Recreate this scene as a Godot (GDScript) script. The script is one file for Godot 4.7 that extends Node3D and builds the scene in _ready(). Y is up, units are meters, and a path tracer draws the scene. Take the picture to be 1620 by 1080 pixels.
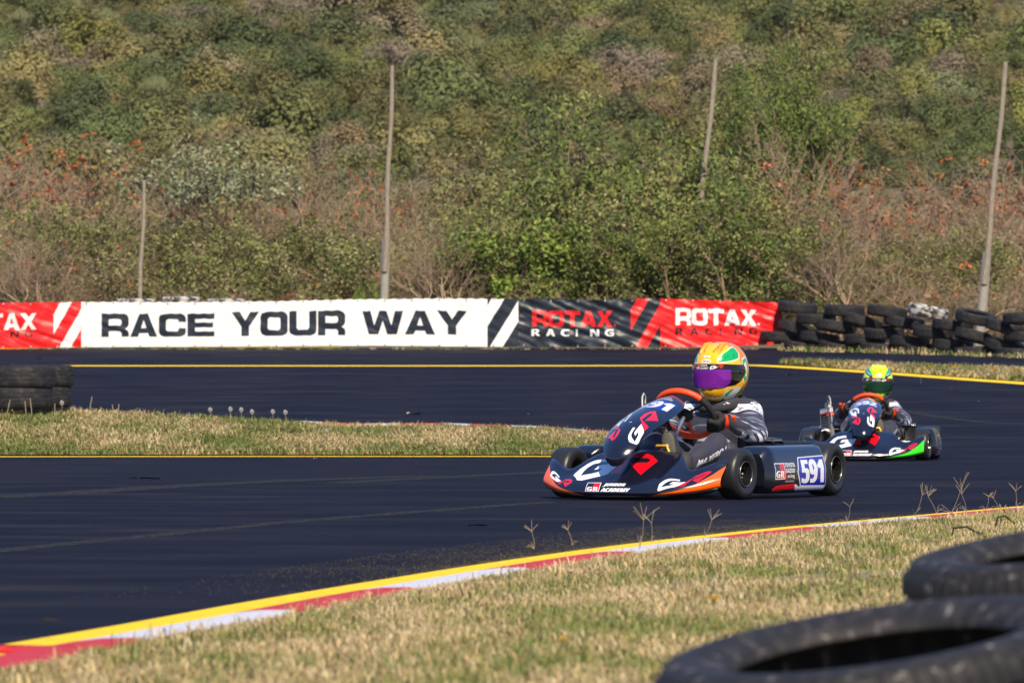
extends Node3D

const CAM_H := 0.64          # metres from the ground to the lens
const FOCAL := 9000.0        # focal length in pixels of a 1620 pixel wide frame (200 mm lens)
const LEVEL := 590.0         # row of the camera's level line

var knots := PackedFloat32Array()
var mats := {}
var taken := {}
var rng := RandomNumberGenerator.new()
var noise := FastNoiseLite.new()
var font_bold: SystemFont

# ------------------------------------------------------------------ mesh collector
class Collector:
	var v := PackedVector3Array()
	var t := PackedVector2Array()
	var c := PackedColorArray()
	var i := PackedInt32Array()
	var twins := []
	var col := Color(1, 1, 1)
	func vert(p: Vector3, uv := Vector2.ZERO) -> int:
		v.append(p); t.append(uv); c.append(col)
		return v.size() - 1
	func tri(a: int, b: int, d: int) -> void:
		i.append(a); i.append(b); i.append(d)
	func quad(a: int, b: int, d: int, e: int) -> void:
		i.append(a); i.append(b); i.append(d); i.append(a); i.append(d); i.append(e)
	func grid(f: Callable, nu: int, nv: int, wrap := false) -> void:
		var s := v.size()
		for q in nv + 1:
			for p in nu + 1:
				var uv := Vector2(float(p) / nu, float(q) / nv)
				vert(f.call(uv.x, uv.y), uv)
		for q in nv:
			for p in nu:
				var a := s + q * (nu + 1) + p
				quad(a, a + 1, a + nu + 2, a + nu + 1)
		if wrap:
			for q in nv + 1:
				twins.append([s + q * (nu + 1), s + q * (nu + 1) + nu])
	func tube(path: Array, radii: Array, sides := 6, cap := true) -> void:
		var s := v.size()
		var n := path.size()
		var side := Vector3.ZERO
		for k in n:
			var d: Vector3 = (path[mini(k + 1, n - 1)] - path[maxi(k - 1, 0)])
			d = d.normalized()
			if side == Vector3.ZERO:
				side = d.cross(Vector3.UP if absf(d.y) < 0.9 else Vector3.RIGHT).normalized()
			else:
				side = (side - d * side.dot(d)).normalized()
			var other := d.cross(side)
			for m in sides + 1:
				var a := TAU * m / sides
				vert(path[k] + (side * cos(a) + other * sin(a)) * radii[k], Vector2(float(m) / sides, float(k) / (n - 1)))
			twins.append([s + k * (sides + 1), s + k * (sides + 1) + sides])
		for k in n - 1:
			for m in sides:
				var a := s + k * (sides + 1) + m
				quad(a, a + 1, a + sides + 2, a + sides + 1)
		if cap:
			for e in [0, n - 1]:
				var m0 := vert(path[e])
				var ring := []
				for m in sides + 1:
					ring.append(vert(v[s + e * (sides + 1) + m]))
				for m in sides:
					tri(m0, ring[m + 1], ring[m]) if e == 0 else tri(m0, ring[m], ring[m + 1])
	# profile points are (along the axis, radius); axis is local x
	func lathe(profile: Array, n: int, xf := Transform3D()) -> void:
		var s := v.size()
		var m := profile.size()
		for k in n + 1:
			var a := TAU * k / n
			for p in m:
				var q: Vector2 = profile[p]
				vert(xf * Vector3(q.x, q.y * cos(a), q.y * sin(a)), Vector2(float(k) / n, float(p) / (m - 1)))
		for k in n:
			for p in m - 1:
				var a := s + k * m + p
				quad(a, a + 1, a + m + 1, a + m)
		for p in m:
			twins.append([s + p, s + n * m + p])
		if profile[0].is_equal_approx(profile[m - 1]):
			for k in n + 1:
				twins.append([s + k * m, s + k * m + m - 1])
	func box(xf: Transform3D, size: Vector3, bevel := 0.01) -> void:
		var h := size / 2.0
		var s := v.size()
		for k in 8:
			var sg := Vector3(1 if k & 1 else -1, 1 if k & 2 else -1, 1 if k & 4 else -1)
			for ax in 3:
				var p := (h - Vector3.ONE * bevel) * sg
				p[ax] = h[ax] * sg[ax]
				vert(xf * p, Vector2(p.x / size.x + 0.5, 0.5 - p.y / size.y))
		var id := func(k, ax): return s + k * 3 + ax
		for ax in 3:
			var b1: int = 1 << ((ax + 1) % 3)
			var b2: int = 1 << ((ax + 2) % 3)
			for top in 2:
				var o: int = (1 << ax) * top
				var q := [id.call(o, ax), id.call(o | b1, ax), id.call(o | b1 | b2, ax), id.call(o | b2, ax)]
				if top == 1:
					q.reverse()
				quad(q[0], q[1], q[2], q[3])
			for e1 in 2:
				for e2 in 2:
					var k0: int = b1 * e1 | b2 * e2
					var k1: int = k0 | (1 << ax)
					var a1 := (ax + 1) % 3
					var a2 := (ax + 2) % 3
					if e1 == e2:
						quad(id.call(k0, a1), id.call(k0, a2), id.call(k1, a2), id.call(k1, a1))
					else:
						quad(id.call(k0, a2), id.call(k0, a1), id.call(k1, a1), id.call(k1, a2))
		for k in 8:
			var odd := (k & 1) ^ ((k >> 1) & 1) ^ ((k >> 2) & 1)
			if odd:
				tri(id.call(k, 0), id.call(k, 2), id.call(k, 1))
			else:
				tri(id.call(k, 0), id.call(k, 1), id.call(k, 2))
	func mesh(colored := false) -> ArrayMesh:
		var n := PackedVector3Array()
		n.resize(v.size())
		for k in range(0, i.size(), 3):
			var a := i[k]
			var b := i[k + 1]
			var d := i[k + 2]
			var f := (v[d] - v[a]).cross(v[b] - v[a])
			n[a] += f; n[b] += f; n[d] += f
		for w in twins:
			var sum: Vector3 = n[w[0]] + n[w[1]]
			n[w[0]] = sum; n[w[1]] = sum
		for k in n.size():
			n[k] = n[k].normalized() if n[k].length_squared() > 1e-24 else Vector3.UP
		var arr := []
		arr.resize(Mesh.ARRAY_MAX)
		arr[Mesh.ARRAY_VERTEX] = v
		arr[Mesh.ARRAY_NORMAL] = n
		arr[Mesh.ARRAY_TEX_UV] = t
		if colored:
			arr[Mesh.ARRAY_COLOR] = c
		arr[Mesh.ARRAY_INDEX] = i
		var m := ArrayMesh.new()
		m.add_surface_from_arrays(Mesh.PRIMITIVE_TRIANGLES, arr)
		return m

# ------------------------------------------------------------------ scene helpers
func numbered(called: String) -> String:
	var k: int = taken.get(called, -1) + 1
	taken[called] = k
	return called if k == 0 else "%s_%03d" % [called, k]

func obj(called: String, m: Mesh, mat: Material, parent: Node = self) -> MeshInstance3D:
	var o := MeshInstance3D.new()
	o.name = numbered(called) if parent == self else called
	o.mesh = m
	o.material_override = mat
	parent.add_child(o, true)
	return o

func tag(o: Node, label: String, category := "", group := "", kind := "") -> Node:
	if label: o.set_meta("label", label)
	if category: o.set_meta("category", category)
	if group: o.set_meta("group", group)
	if kind: o.set_meta("kind", kind)
	return o

func thing(called: String, label: String, category: String, at := Vector3.ZERO, turn := 0.0, group := "") -> Node3D:
	var o := Node3D.new()
	o.name = numbered(called)
	add_child(o)
	o.position = at
	o.rotation.y = turn
	tag(o, label, category, group)
	return o

func structure(called: String, m: Mesh, mat: Material) -> MeshInstance3D:
	var o := obj(called, m, mat)
	o.set_meta("kind", "structure")
	return o

func lin(r: float, g: float, b: float) -> Color:
	return Color(r, g, b).linear_to_srgb()

func plain(r: float, g: float, b: float, rough := 0.7, metal := 0.0) -> StandardMaterial3D:
	var m := StandardMaterial3D.new()
	m.albedo_color = lin(r, g, b)
	m.roughness = rough
	m.metallic = metal
	return m

func noise_tex(size: int, freq: float, cols: Array, seed_ := 1, octaves := 4, kind := FastNoiseLite.TYPE_SIMPLEX_SMOOTH) -> NoiseTexture2D:
	var f := FastNoiseLite.new()
	f.seed = seed_
	f.frequency = freq
	f.noise_type = kind
	f.fractal_octaves = octaves
	var t := NoiseTexture2D.new()
	t.width = size; t.height = size
	t.seamless = true
	t.noise = f
	if cols:
		var g := Gradient.new()
		var off := PackedFloat32Array()
		var cs := PackedColorArray()
		for e in cols:
			off.append(e[0]); cs.append(e[1])
		g.offsets = off; g.colors = cs
		t.color_ramp = g
	return t

func world_mat(tex: Texture2D, metres: float, rough: float, bump: Texture2D = null, bump_cm := 0.0) -> StandardMaterial3D:
	var m := StandardMaterial3D.new()
	m.albedo_texture = tex
	m.uv1_triplanar = true
	m.uv1_world_triplanar = true
	m.uv1_scale = Vector3.ONE / metres
	m.roughness = rough
	if bump:
		m.heightmap_enabled = true
		m.heightmap_texture = bump
		m.heightmap_scale = bump_cm
	return m

# ------------------------------------------------------------------ terrain
func smooth_ground(d: float) -> float:
	var y := 0.0
	if d > 33.0:
		y = -0.09 * smoothstep(33.0, 46.0, d)
	if d > 47.0:
		var t := minf(d, 88.0) - 47.0
		y += 0.034 * (t * t / 22.0 if t < 11.0 else t - 5.5)
	if d > 88.0:
		y += 0.02 * (d - 88.0)
	if d > 130.0:
		var q := d - 130.0
		y += 0.098 * (q * q / 120.0 if q < 60.0 else q - 30.0)
	return y

func ground(d: float) -> float:
	if d < 0.0:
		return 0.0
	if d > 98.0:
		return smooth_ground(d)
	var k := int(d * 2.0)
	return lerpf(smooth_ground(k * 0.5), smooth_ground(k * 0.5 + 0.5), d * 2.0 - k)

# the ground point that stands at this place of a 1620 x 1080 survey frame
func gp(px: float, row: float, up := 0.0) -> Vector3:
	var lo := 6.0
	var hi := 900.0
	for k in 48:
		var d := (lo + hi) / 2.0
		if LEVEL + (CAM_H - ground(d) - up) / d * FOCAL > row:
			lo = d
		else:
			hi = d
	return Vector3((px - 810.0) / FOCAL * lo, ground(lo) + up, -lo)

func pd(px: float, row: float, d: float) -> Vector3:
	return Vector3((px - 810.0) / FOCAL * d, CAM_H + (LEVEL - row) / FOCAL * d, -d)

# ------------------------------------------------------------------ print: polygons and lettering drawn into an image
func blank(w: int, h: int, c: Color) -> Image:
	var im := Image.create(w, h, false, Image.FORMAT_RGB8)
	im.fill(c)
	return im

func poly(im: Image, pts: Array, c: Color) -> void:
	var w := im.get_width()
	var h := im.get_height()
	var y0 := INF
	var y1 := -INF
	for p in pts:
		y0 = minf(y0, p.y * h); y1 = maxf(y1, p.y * h)
	for y in range(maxi(0, int(y0)), mini(h - 1, int(y1)) + 1):
		var yc := y + 0.5
		var xs := []
		for k in pts.size():
			var a: Vector2 = pts[k]
			var b: Vector2 = pts[(k + 1) % pts.size()]
			var ay := a.y * h
			var by := b.y * h
			if (ay <= yc) != (by <= yc):
				xs.append(lerpf(a.x, b.x, (yc - ay) / (by - ay)) * w)
		xs.sort()
		for k in range(0, xs.size() - 1, 2):
			var a := maxi(0, roundi(xs[k]))
			var b := mini(w, roundi(xs[k + 1]))
			if b > a:
				im.fill_rect(Rect2i(a, y, b - a, 1), c)

func rect(x0: float, y0: float, x1: float, y1: float) -> Array:
	return [Vector2(x0, y0), Vector2(x1, y0), Vector2(x1, y1), Vector2(x0, y1)]

# o: lower left corner of the word; ex: along the whole word; ey: up the full height (image space)
func word(im: Image, s: String, o: Vector2, ex: Vector2, ey: Vector2, c: Color, heavy := 0.0) -> void:
	var tm := TextMesh.new()
	tm.font = font_bold
	tm.text = s
	tm.font_size = 96
	tm.depth = 0.0
	tm.pixel_size = 0.01
	var vs: PackedVector3Array = tm.surface_get_arrays(0)[Mesh.ARRAY_VERTEX]
	var lo := Vector2(INF, INF)
	var hi := -lo
	for p in vs:
		lo = lo.min(Vector2(p.x, p.y)); hi = hi.max(Vector2(p.x, p.y))
	var idx = tm.surface_get_arrays(0)[Mesh.ARRAY_INDEX]
	var n: int = idx.size() if idx else vs.size()
	var shifts := [Vector2.ZERO]
	if heavy > 0.0:
		shifts = [Vector2(-heavy, 0), Vector2(heavy, 0), Vector2.ZERO]
	for sh in shifts:
		for k in range(0, n, 3):
			var q := []
			for m in 3:
				var p: Vector3 = vs[idx[k + m] if idx else k + m]
				var r = (Vector2(p.x, p.y) - lo) / (hi - lo) + sh
				q.append(o + ex * r.x + ey * r.y)
			poly(im, q, c)

func pts(flat: Array) -> Array:
	var r := []
	for k in range(0, flat.size(), 2):
		r.append(Vector2(flat[k], flat[k + 1]))
	return r

func placed(shape: Array, o: Vector2, ex: Vector2, ey: Vector2) -> Array:
	var r := []
	for p in shape:
		r.append(o + ex * p.x + ey * p.y)
	return r

var WIDE := {
	"R": [[0, 0, .8, 0, .94, .06, 1, .2, 1, .46, .95, .59, .86, .66, .97, .73, 1, .82, 1, 1, .73, 1, .73, .82, .67, .75, .27, .75, .27, 1, 0, 1], [.27, .23, .68, .23, .73, .29, .73, .44, .68, .5, .27, .5]],
	"A": [[.35, 0, .65, 0, 1, 1, .71, 1, .655, .84, .345, .84, .29, 1, 0, 1], [.5, .26, .6, .62, .4, .62]],
	"C": [[.2, 0, .8, 0, .95, .07, 1, .2, 1, .37, .73, .37, .73, .3, .68, .24, .33, .24, .27, .3, .27, .7, .33, .76, .68, .76, .73, .7, .73, .63, 1, .63, 1, .8, .95, .93, .8, 1, .2, 1, .05, .93, 0, .8, 0, .2, .05, .07]],
	"E": [[0, 0, 1, 0, 1, .23, .28, .23, .28, .385, .95, .385, .95, .6, .28, .6, .28, .77, 1, .77, 1, 1, 0, 1]],
	"Y": [[0, 0, .31, 0, .5, .36, .69, 0, 1, 0, .64, .62, .64, 1, .36, 1, .36, .62]],
	"O": [[.2, 0, .8, 0, .95, .07, 1, .2, 1, .8, .95, .93, .8, 1, .2, 1, .05, .93, 0, .8, 0, .2, .05, .07], [.33, .24, .67, .24, .73, .3, .73, .7, .67, .76, .33, .76, .27, .7, .27, .3]],
	"U": [[0, 0, .27, 0, .27, .68, .33, .76, .67, .76, .73, .68, .73, 0, 1, 0, 1, .8, .95, .93, .8, 1, .2, 1, .05, .93, 0, .8]],
	"W": [[0, 0, .2, 0, .29, .62, .41, 0, .59, 0, .71, .62, .8, 0, 1, 0, .84, 1, .61, 1, .5, .42, .39, 1, .16, 1]],
	"T": [[0, 0, 1, 0, 1, .24, .64, .24, .64, 1, .36, 1, .36, .24, 0, .24]],
	"X": [[0, 0, .31, 0, .5, .3, .69, 0, 1, 0, .66, .48, 1, 1, .69, 1, .5, .68, .31, 1, 0, 1, .34, .48]],
	"I": [[.3, 0, .7, 0, .7, 1, .3, 1]],
	"N": [[0, 0, .27, 0, .73, .58, .73, 0, 1, 0, 1, 1, .73, 1, .27, .42, .27, 1, 0, 1]],
	"G": [[.2, 0, .8, 0, .95, .07, 1, .2, 1, .34, .73, .34, .73, .3, .68, .24, .33, .24, .27, .3, .27, .7, .33, .76, .68, .76, .73, .7, .73, .66, .55, .66, .55, .45, 1, .45, 1, .8, .95, .93, .8, 1, .2, 1, .05, .93, 0, .8, 0, .2, .05, .07]],
}

func wide_word(im: Image, s: String, x0: float, y0: float, x1: float, y1: float, c: Color, back: Color, gap := 0.07) -> void:
	var total := 0.0
	for ch in s:
		total += (1.35 if ch == "W" else 0.6 if ch == "I" else 1.0) + gap
	total -= gap
	var x := x0
	var unit := (x1 - x0) / total
	for ch in s:
		var w: float = (1.35 if ch == "W" else 0.6 if ch == "I" else 1.0) * unit
		var shapes: Array = WIDE[ch]
		for k in shapes.size():
			poly(im, placed(pts(shapes[k]), Vector2(x, y0), Vector2(w, 0), Vector2(0, y1 - y0)), c if k == 0 else back)
		x += w + gap * unit

var G_SHAPE := [0, .58, .035, .48, .09, .365, .167, .28, .252, .24, .40, .20, .405, .31, .30, .335, .213, .385, .151, .48, .10, .615, .054, .80, .167, .76, .267, .70, .326, .573, .213, .608, .275, .458, .322, .44, .55, .40, .40, .77, .353, .823, .205, .906, .05, 1, 0, .958]
var R_SHAPE := [.42, .78, .70, .06, .85, .04, .93, .12, .99, .29, .79, .80, .66, .39, .866, .37, .91, .295, .88, .21, .655, .22, .55, .76]

func gr_logo(im: Image, o: Vector2, ex: Vector2, ey: Vector2) -> void:
	poly(im, placed(pts(G_SHAPE), o, ex, ey), Color(0.97, 0.97, 0.98))
	poly(im, placed(pts(R_SHAPE), o, ex, ey), Color(0.93, 0.05, 0.13))

# square badge with white border: black left top, red right top, letters below
func badge(im: Image, o: Vector2, ex: Vector2, ey: Vector2, dark: Color) -> void:
	poly(im, placed(rect(0, 0, 1, 1), o, ex, ey), Color(0.95, 0.95, 0.96))
	poly(im, placed(rect(.04, .05, .5, .95), o, ex, ey), dark)
	poly(im, placed(rect(.5, .05, .96, .95), o, ex, ey), Color(0.86, 0.04, 0.1))
	word(im, "GR", o + ex * .1 + ey * .9, ex * .8, -ey * .42, Color(0.97, 0.97, 0.97), 0.02)

func painted(im: Image, rough := 0.3, coat := 0.0, metal := 0.0) -> StandardMaterial3D:
	var m := StandardMaterial3D.new()
	m.albedo_texture = ImageTexture.create_from_image(im)
	m.roughness = rough
	m.metallic = metal
	if coat > 0.0:
		m.clearcoat_enabled = true
		m.clearcoat = coat
		m.clearcoat_roughness = 0.06
	return m

func _ready() -> void:
	# ---- camera
	var cam := Camera3D.new()
	cam.name = "camera"
	add_child(cam)
	var lens := CameraAttributesPhysical.new()
	lens.frustum_focal_length = 200.0
	lens.frustum_focus_distance = 29.3
	lens.exposure_aperture = 13.0
	lens.frustum_near = 0.1
	lens.frustum_far = 3000.0
	cam.attributes = lens
	cam.fov = 2.0 * rad_to_deg(atan(540.0 / FOCAL))
	cam.near = 0.1
	cam.far = 3000.0
	cam.position = Vector3(0, CAM_H, 0)
	cam.rotation = Vector3(atan((LEVEL - 540.0) / FOCAL), 0, 0)
	cam.current = true
	# ---- sky
	var env := Environment.new()
	env.background_mode = Environment.BG_SKY
	var sky := Sky.new()
	var sm := ProceduralSkyMaterial.new()
	sm.sky_top_color = lin(.10, .24, .62)
	sm.sky_horizon_color = lin(.50, .66, .86)
	sm.sky_curve = 0.12
	sm.ground_bottom_color = lin(.08, .07, .05)
	sm.ground_horizon_color = lin(.35, .38, .38)
	sm.sun_angle_max = 12.0
	sky.sky_material = sm
	env.sky = sky
	env.tonemap_mode = Environment.TONE_MAPPER_LINEAR
	env.tonemap_exposure = 1.3
	env.background_energy_multiplier = 0.75
	env.fog_enabled = true
	env.fog_density = 0.00008
	env.fog_light_color = Color(.92, .9, .84)
	env.sdfgi_enabled = true
	env.ssao_enabled = true
	env.ssil_enabled = true
	var we := WorldEnvironment.new()
	we.name = "environment"
	we.environment = env
	add_child(we)
	# ---- sun: behind the camera, a little to its right
	var sun := DirectionalLight3D.new()
	sun.name = "sun"
	sun.light_color = Color(1.0, 0.93, 0.81)
	sun.light_energy = 1.6
	sun.light_angular_distance = 0.5
	sun.shadow_enabled = true
	add_child(sun)
	var az := deg_to_rad(12.0)
	var el := deg_to_rad(44.0)
	sun.look_at_from_position(Vector3(sin(az) * cos(el), sin(el), cos(az) * cos(el)) * 50.0, Vector3.ZERO)

	noise.seed = 7
	noise.frequency = 0.02
	noise.fractal_octaves = 3
	font_bold = SystemFont.new()
	font_bold.font_names = PackedStringArray(["Droid Sans"])
	font_bold.font_weight = 700
	mats.steel = plain(.55, .55, .55, .3, .9)
	# ---- large structure, then objects, then details
	build_setting()
	build_hillside()
	build_thicket()
	build_posts()
	build_banners()
	build_tyres()
	build_karts()
	build_grass()
	build_small_things()

# ------------------------------------------------------------------ the setting
var kerb_line := []          # track-side edge of the near yellow line, world points from near to far

func along_line(line: Array, step: float) -> Array:
	var c := Curve3D.new()
	for k in line.size():
		var t: Vector3 = (line[mini(k + 1, line.size() - 1)] - line[maxi(k - 1, 0)]) / 6.0
		c.add_point(line[k], -t, t)
	c.bake_interval = 0.05
	var n := int(c.get_baked_length() / step)
	var r := []
	for k in n + 1:
		r.append(c.sample_baked(k * step, true))
	return r

func beside(line: Array, k: int, w: float, up: float) -> Vector3:
	var d: Vector3 = line[mini(k + 1, line.size() - 1)] - line[maxi(k - 1, 0)]
	d.y = 0
	var right := d.normalized().cross(Vector3.UP)
	var p: Vector3 = line[k] + right * w
	return Vector3(p.x, ground(-p.z) + up, p.z)

# a ribbon that follows a line; rows are [distance to the right, height above ground]
func ribbon(line: Array, rows: Array, from := 0, to := -1) -> ArrayMesh:
	var mb := Collector.new()
	var last := to if to >= 0 else line.size() - 1
	for k in range(from, last + 1):
		for r in rows:
			mb.vert(beside(line, k, r[0], r[1]))
	var m := rows.size()
	for k in last - from:
		for q in m - 1:
			var a := k * m + q
			mb.quad(a, a + 1, a + m + 1, a + m)
	return mb.mesh()

func build_setting() -> void:
	# ground and hill: one sheet, knots shared with the road
	var ds := []
	var d := -30.0
	while d < 98.0:
		ds.append(d)
		d += 0.5
	while d < 1500.0:
		ds.append(d)
		d *= 1.03
	var xs := []
	for k in 81:
		var s := (k - 40) / 40.0
		xs.append(s * absf(s) * 500.0 + s * 12.0)
	var mb := Collector.new()
	for dd in ds:
		for x in xs:
			mb.vert(Vector3(x, ground(dd) - 0.02, -dd))
	for a in ds.size() - 1:
		for b in xs.size() - 1:
			var q: int = a * xs.size() + b
			mb.quad(q, q + 1, q + xs.size() + 1, q + xs.size())
	var earth := noise_tex(512, 0.012, [[0.0, lin(.07, .05, .03)], [0.45, lin(.13, .095, .055)], [0.7, lin(.11, .1, .045)], [1.0, lin(.2, .16, .1)]], 4, 5)
	structure("ground", mb.mesh(), world_mat(earth, 3.0, 0.95))

	# asphalt
	var road := Collector.new()
	var rx := []
	for k in 41:
		rx.append((k - 20) * 1.5)
	var rd := []
	d = -20.0
	while d <= 85.0:
		rd.append(d)
		d += 0.5
	for dd in rd:
		for x in rx:
			road.vert(Vector3(x, ground(dd), -dd))
	for a in rd.size() - 1:
		for b in rx.size() - 1:
			var q: int = a * rx.size() + b
			road.quad(q, q + 1, q + rx.size() + 1, q + rx.size())
	var grit := noise_tex(1024, 0.006, [[0.0, lin(.004, .0048, .011)], [0.35, lin(.0066, .0078, .018)], [0.55, lin(.0095, .0105, .021)], [0.75, lin(.016, .0155, .023)], [1.0, lin(.03, .028, .034)]], 9, 6)
	var am := StandardMaterial3D.new()
	am.albedo_texture = grit
	am.uv1_triplanar = true
	am.uv1_world_triplanar = true
	am.uv1_scale = Vector3(0.09, 0.4, 0.16)
	am.roughness = 0.8
	am.metallic_specular = 0.2
	am.heightmap_enabled = true
	am.heightmap_texture = noise_tex(512, 0.2, [], 3, 2)
	am.heightmap_scale = 0.4
	structure("road", road.mesh(), am)

	# near edge: yellow line, kerb blocks, grass verge
	for e in [[-200, 1058], [-90, 1037], [0, 1021], [200, 987], [400, 951], [600, 918], [800, 887], [1000, 860], [1200, 838], [1330, 826], [1500, 811], [1660, 797], [1900, 778], [2400, 748]]:
		kerb_line.append(gp(e[0], e[1]))
	var first: Vector3 = kerb_line[0]
	kerb_line.push_front(first + (first - kerb_line[1]).normalized() * 7.0)
	kerb_line = along_line(kerb_line, 0.1)
	for p in kerb_line.size():
		kerb_line[p].y = ground(-kerb_line[p].z)
	var yellow := world_mat(noise_tex(512, 0.02, [[0.0, lin(.6, .36, .0)], [0.35, lin(.84, .57, .0)], [1.0, lin(.9, .64, .002)]], 12, 5), 0.6, 0.85)
	mats.yellow = yellow
	var near_line := structure("yellow_edge_line", ribbon(kerb_line, [[0.0, -.004], [0.0, .002], [.165, .004]]), yellow)
	near_line.set_meta("label", "yellow painted line along the near kerb")
	var red := world_mat(noise_tex(512, 0.02, [[0.0, lin(.2, .03, .03)], [0.3, lin(.5, .02, .025)], [1.0, lin(.6, .03, .035)]], 13, 5), 0.5, 0.6)
	var white := world_mat(noise_tex(512, 0.02, [[0.0, lin(.4, .38, .36)], [0.25, lin(.56, .57, .64)], [1.0, lin(.66, .67, .74)]], 14, 5), 0.5, 0.6)
	mats.kerb_red = red
	mats.kerb_white = white
	var kerb := Node3D.new()
	kerb.name = "kerb"
	add_child(kerb)
	kerb.set_meta("kind", "structure")
	# blocks: boundaries measured by their distance from the camera on the grass side
	var at := 0
	var bounds := [11.9, 13.35, 14.9, 16.5, 18.1, 19.8, 21.4, 23.0, 24.6, 26.2, 27.8, 29.4, 31.0, 32.6]
	for b in bounds.size() - 1:
		var a0 := -1
		var a1 := -1
		for k in kerb_line.size():
			if a0 < 0 and -kerb_line[k].z >= bounds[b]: a0 = k
			if a1 < 0 and -kerb_line[k].z >= bounds[b + 1]: a1 = k
		if a0 < 0 or a1 < 0 or a1 - a0 < 2: continue
		obj("kerb_block", ribbon(kerb_line, [[.166, -.02], [.167, .008], [.18, .012], [.25, .02], [.33, .022], [.36, .012], [.361, -.02]], a0, a1), red if b % 2 == 0 else white, kerb)

	var turf := noise_tex(1024, 0.02, [[0.0, lin(.13, .10, .055)], [0.4, lin(.24, .19, .10)], [0.6, lin(.23, .205, .095)], [1.0, lin(.32, .25, .14)]], 21, 6)
	mats.turf = world_mat(turf, 1.3, 0.95, noise_tex(512, 0.05, [], 5, 4), 2.0)
	var verge := Collector.new()
	var inner := []
	for k in kerb_line.size():
		var q := beside(kerb_line, k, .357, .0)
		if inner.is_empty() or (q.z < inner[-1].z - .02 and q.x > inner[-1].x): inner.append(q)
	for q in inner:
		verge.vert(q)
		for k in 30:
			var w := .006 + pow(k / 29.0, 2.5) * 16.0
			verge.vert(Vector3(q.x + w, ground(-q.z) + (.008 if k == 0 else lerpf(.010, .045, smoothstep(.1, 1.6, w)) + noise.get_noise_2d((q.x + w) * 30.0, q.z * 30.0) * .02 * smoothstep(.1, .8, w)), q.z))
	for a in inner.size() - 1:
		for b in 30:
			var q: int = a * 31 + b
			verge.quad(q, q + 1, q + 32, q + 31)
	structure("grass_verge", verge.mesh(), mats.turf)

	# seams and scuffs in the asphalt: slightly paler narrow strips of old filler
	var filler := world_mat(noise_tex(512, 0.03, [[0.0, lin(.006, .0065, .012)], [0.35, lin(.012, .0125, .02)], [0.55, lin(.03, .03, .036)], [1.0, lin(.07, .07, .075)]], 31, 5), 0.9, 0.7)
	filler.metallic_specular = .2
	filler.roughness = .9
	for s in [[[-30, 874], [200, 851], [500, 822], [880, 793], 0.06], [[-30, 788], [120, 779], [330, 766], [700, 752], 0.14], [[520, 765], [760, 752], [900, 745], [1000, 742], 0.1], [[1380, 640], [1460, 655], [1560, 668], [1650, 672], 0.07], [[-20, 612], [400, 607], [900, 606], [1640, 616], 0.06]]:
		var l := []
		for k in 4: l.append(gp(s[k][0], s[k][1]))
		l = along_line(l, 0.25)
		for p in l.size(): l[p].y = ground(-l[p].z)
		structure("asphalt_seam", ribbon(l, [[-s[4], -.004], [-s[4], .0015], [s[4], .0015], [s[4], -.004]]), filler)

	# far yellow lines
	for s in [[[60, 578.5], [400, 578.5], [800, 578.5], [1090, 578], [1180, 577.5], [1260, 581], [1400, 590], [1520, 599], [1660, 609]], [[-200, 552], [0, 551.3], [300, 549.6], [560, 549.3]], [[-300, 722], [0, 722], [400, 721.5], [800, 721.5], [960, 721.5]]]:
		var l := []
		for e in s: l.append(gp(e[0], e[1]))
		l = along_line(l, 0.25)
		for p in l.size(): l[p].y = ground(-l[p].z)
		var w := 0.13 if s[0][1] < 600 else 0.1
		structure("yellow_line", ribbon(l, [[-w * 1.4, -.004], [-w * 1.4, .002], [w * 1.4, .002], [w * 1.4, -.004]] if s[0][1] < 600 else [[-.04, -.004], [-.04, .002], [.14, .002], [.14, -.004]]), yellow)

	# specks of yellow paint blown over the asphalt beside the line
	rng.seed = 71
	var dot := Collector.new()
	dot.quad(dot.vert(Vector3(-.5, 0, -.5)), dot.vert(Vector3(.5, 0, -.4)), dot.vert(Vector3(.4, 0, .5)), dot.vert(Vector3(-.5, 0, .4)))
	var xf := []
	var cs := []
	for q in 46000:
		var k := rng.randi_range(0, kerb_line.size() - 2)
		var dist = -kerb_line[k].z
		if rng.randf() > smoothstep(15.5, 20.0, dist) * smoothstep(27.0, 23.0, dist): continue
		var w := -pow(rng.randf(), 2.0) * .55
		var p := beside(kerb_line, k, w, .0045)
		p += Vector3(rng.randf_range(-.01, .01), 0, rng.randf_range(-.05, .05))
		var s := rng.randf_range(.0012, .003)
		xf.append(Transform3D(Basis(Vector3.UP, rng.randf() * TAU).scaled(Vector3(s, 1, s * 3.0)), p))
		cs.append(Color(.75, .55, .02))
	var specks := scatter("paint_specks", dot.mesh(), leafy_flat(), xf, cs)
	tag(specks, "fine yellow paint specks on the asphalt beside the near line", "paint", "", "stuff")
	build_infield()
	build_far_island()

func leafy_flat() -> StandardMaterial3D:
	var m := StandardMaterial3D.new()
	m.vertex_color_use_as_albedo = true
	m.roughness = .8
	return m

# height of the raised infield above its own two edges
var infield_near := []
var infield_far := []

func infield_at(s: float, w: float) -> Vector3:
	var k := clampi(int(s), 0, infield_near.size() - 2)
	var f := s - k
	var a: Vector3 = infield_near[k].lerp(infield_near[k + 1], f)
	var b: Vector3 = infield_far[k].lerp(infield_far[k + 1], f)
	var p := a.lerp(b, w)
	p.y = lerpf(a.y + .012, b.y, w * (1.25 - .25 * w)) + noise.get_noise_2d(p.x * 40.0, p.z * 40.0) * 0.02 * sin(PI * w)
	return p

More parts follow.
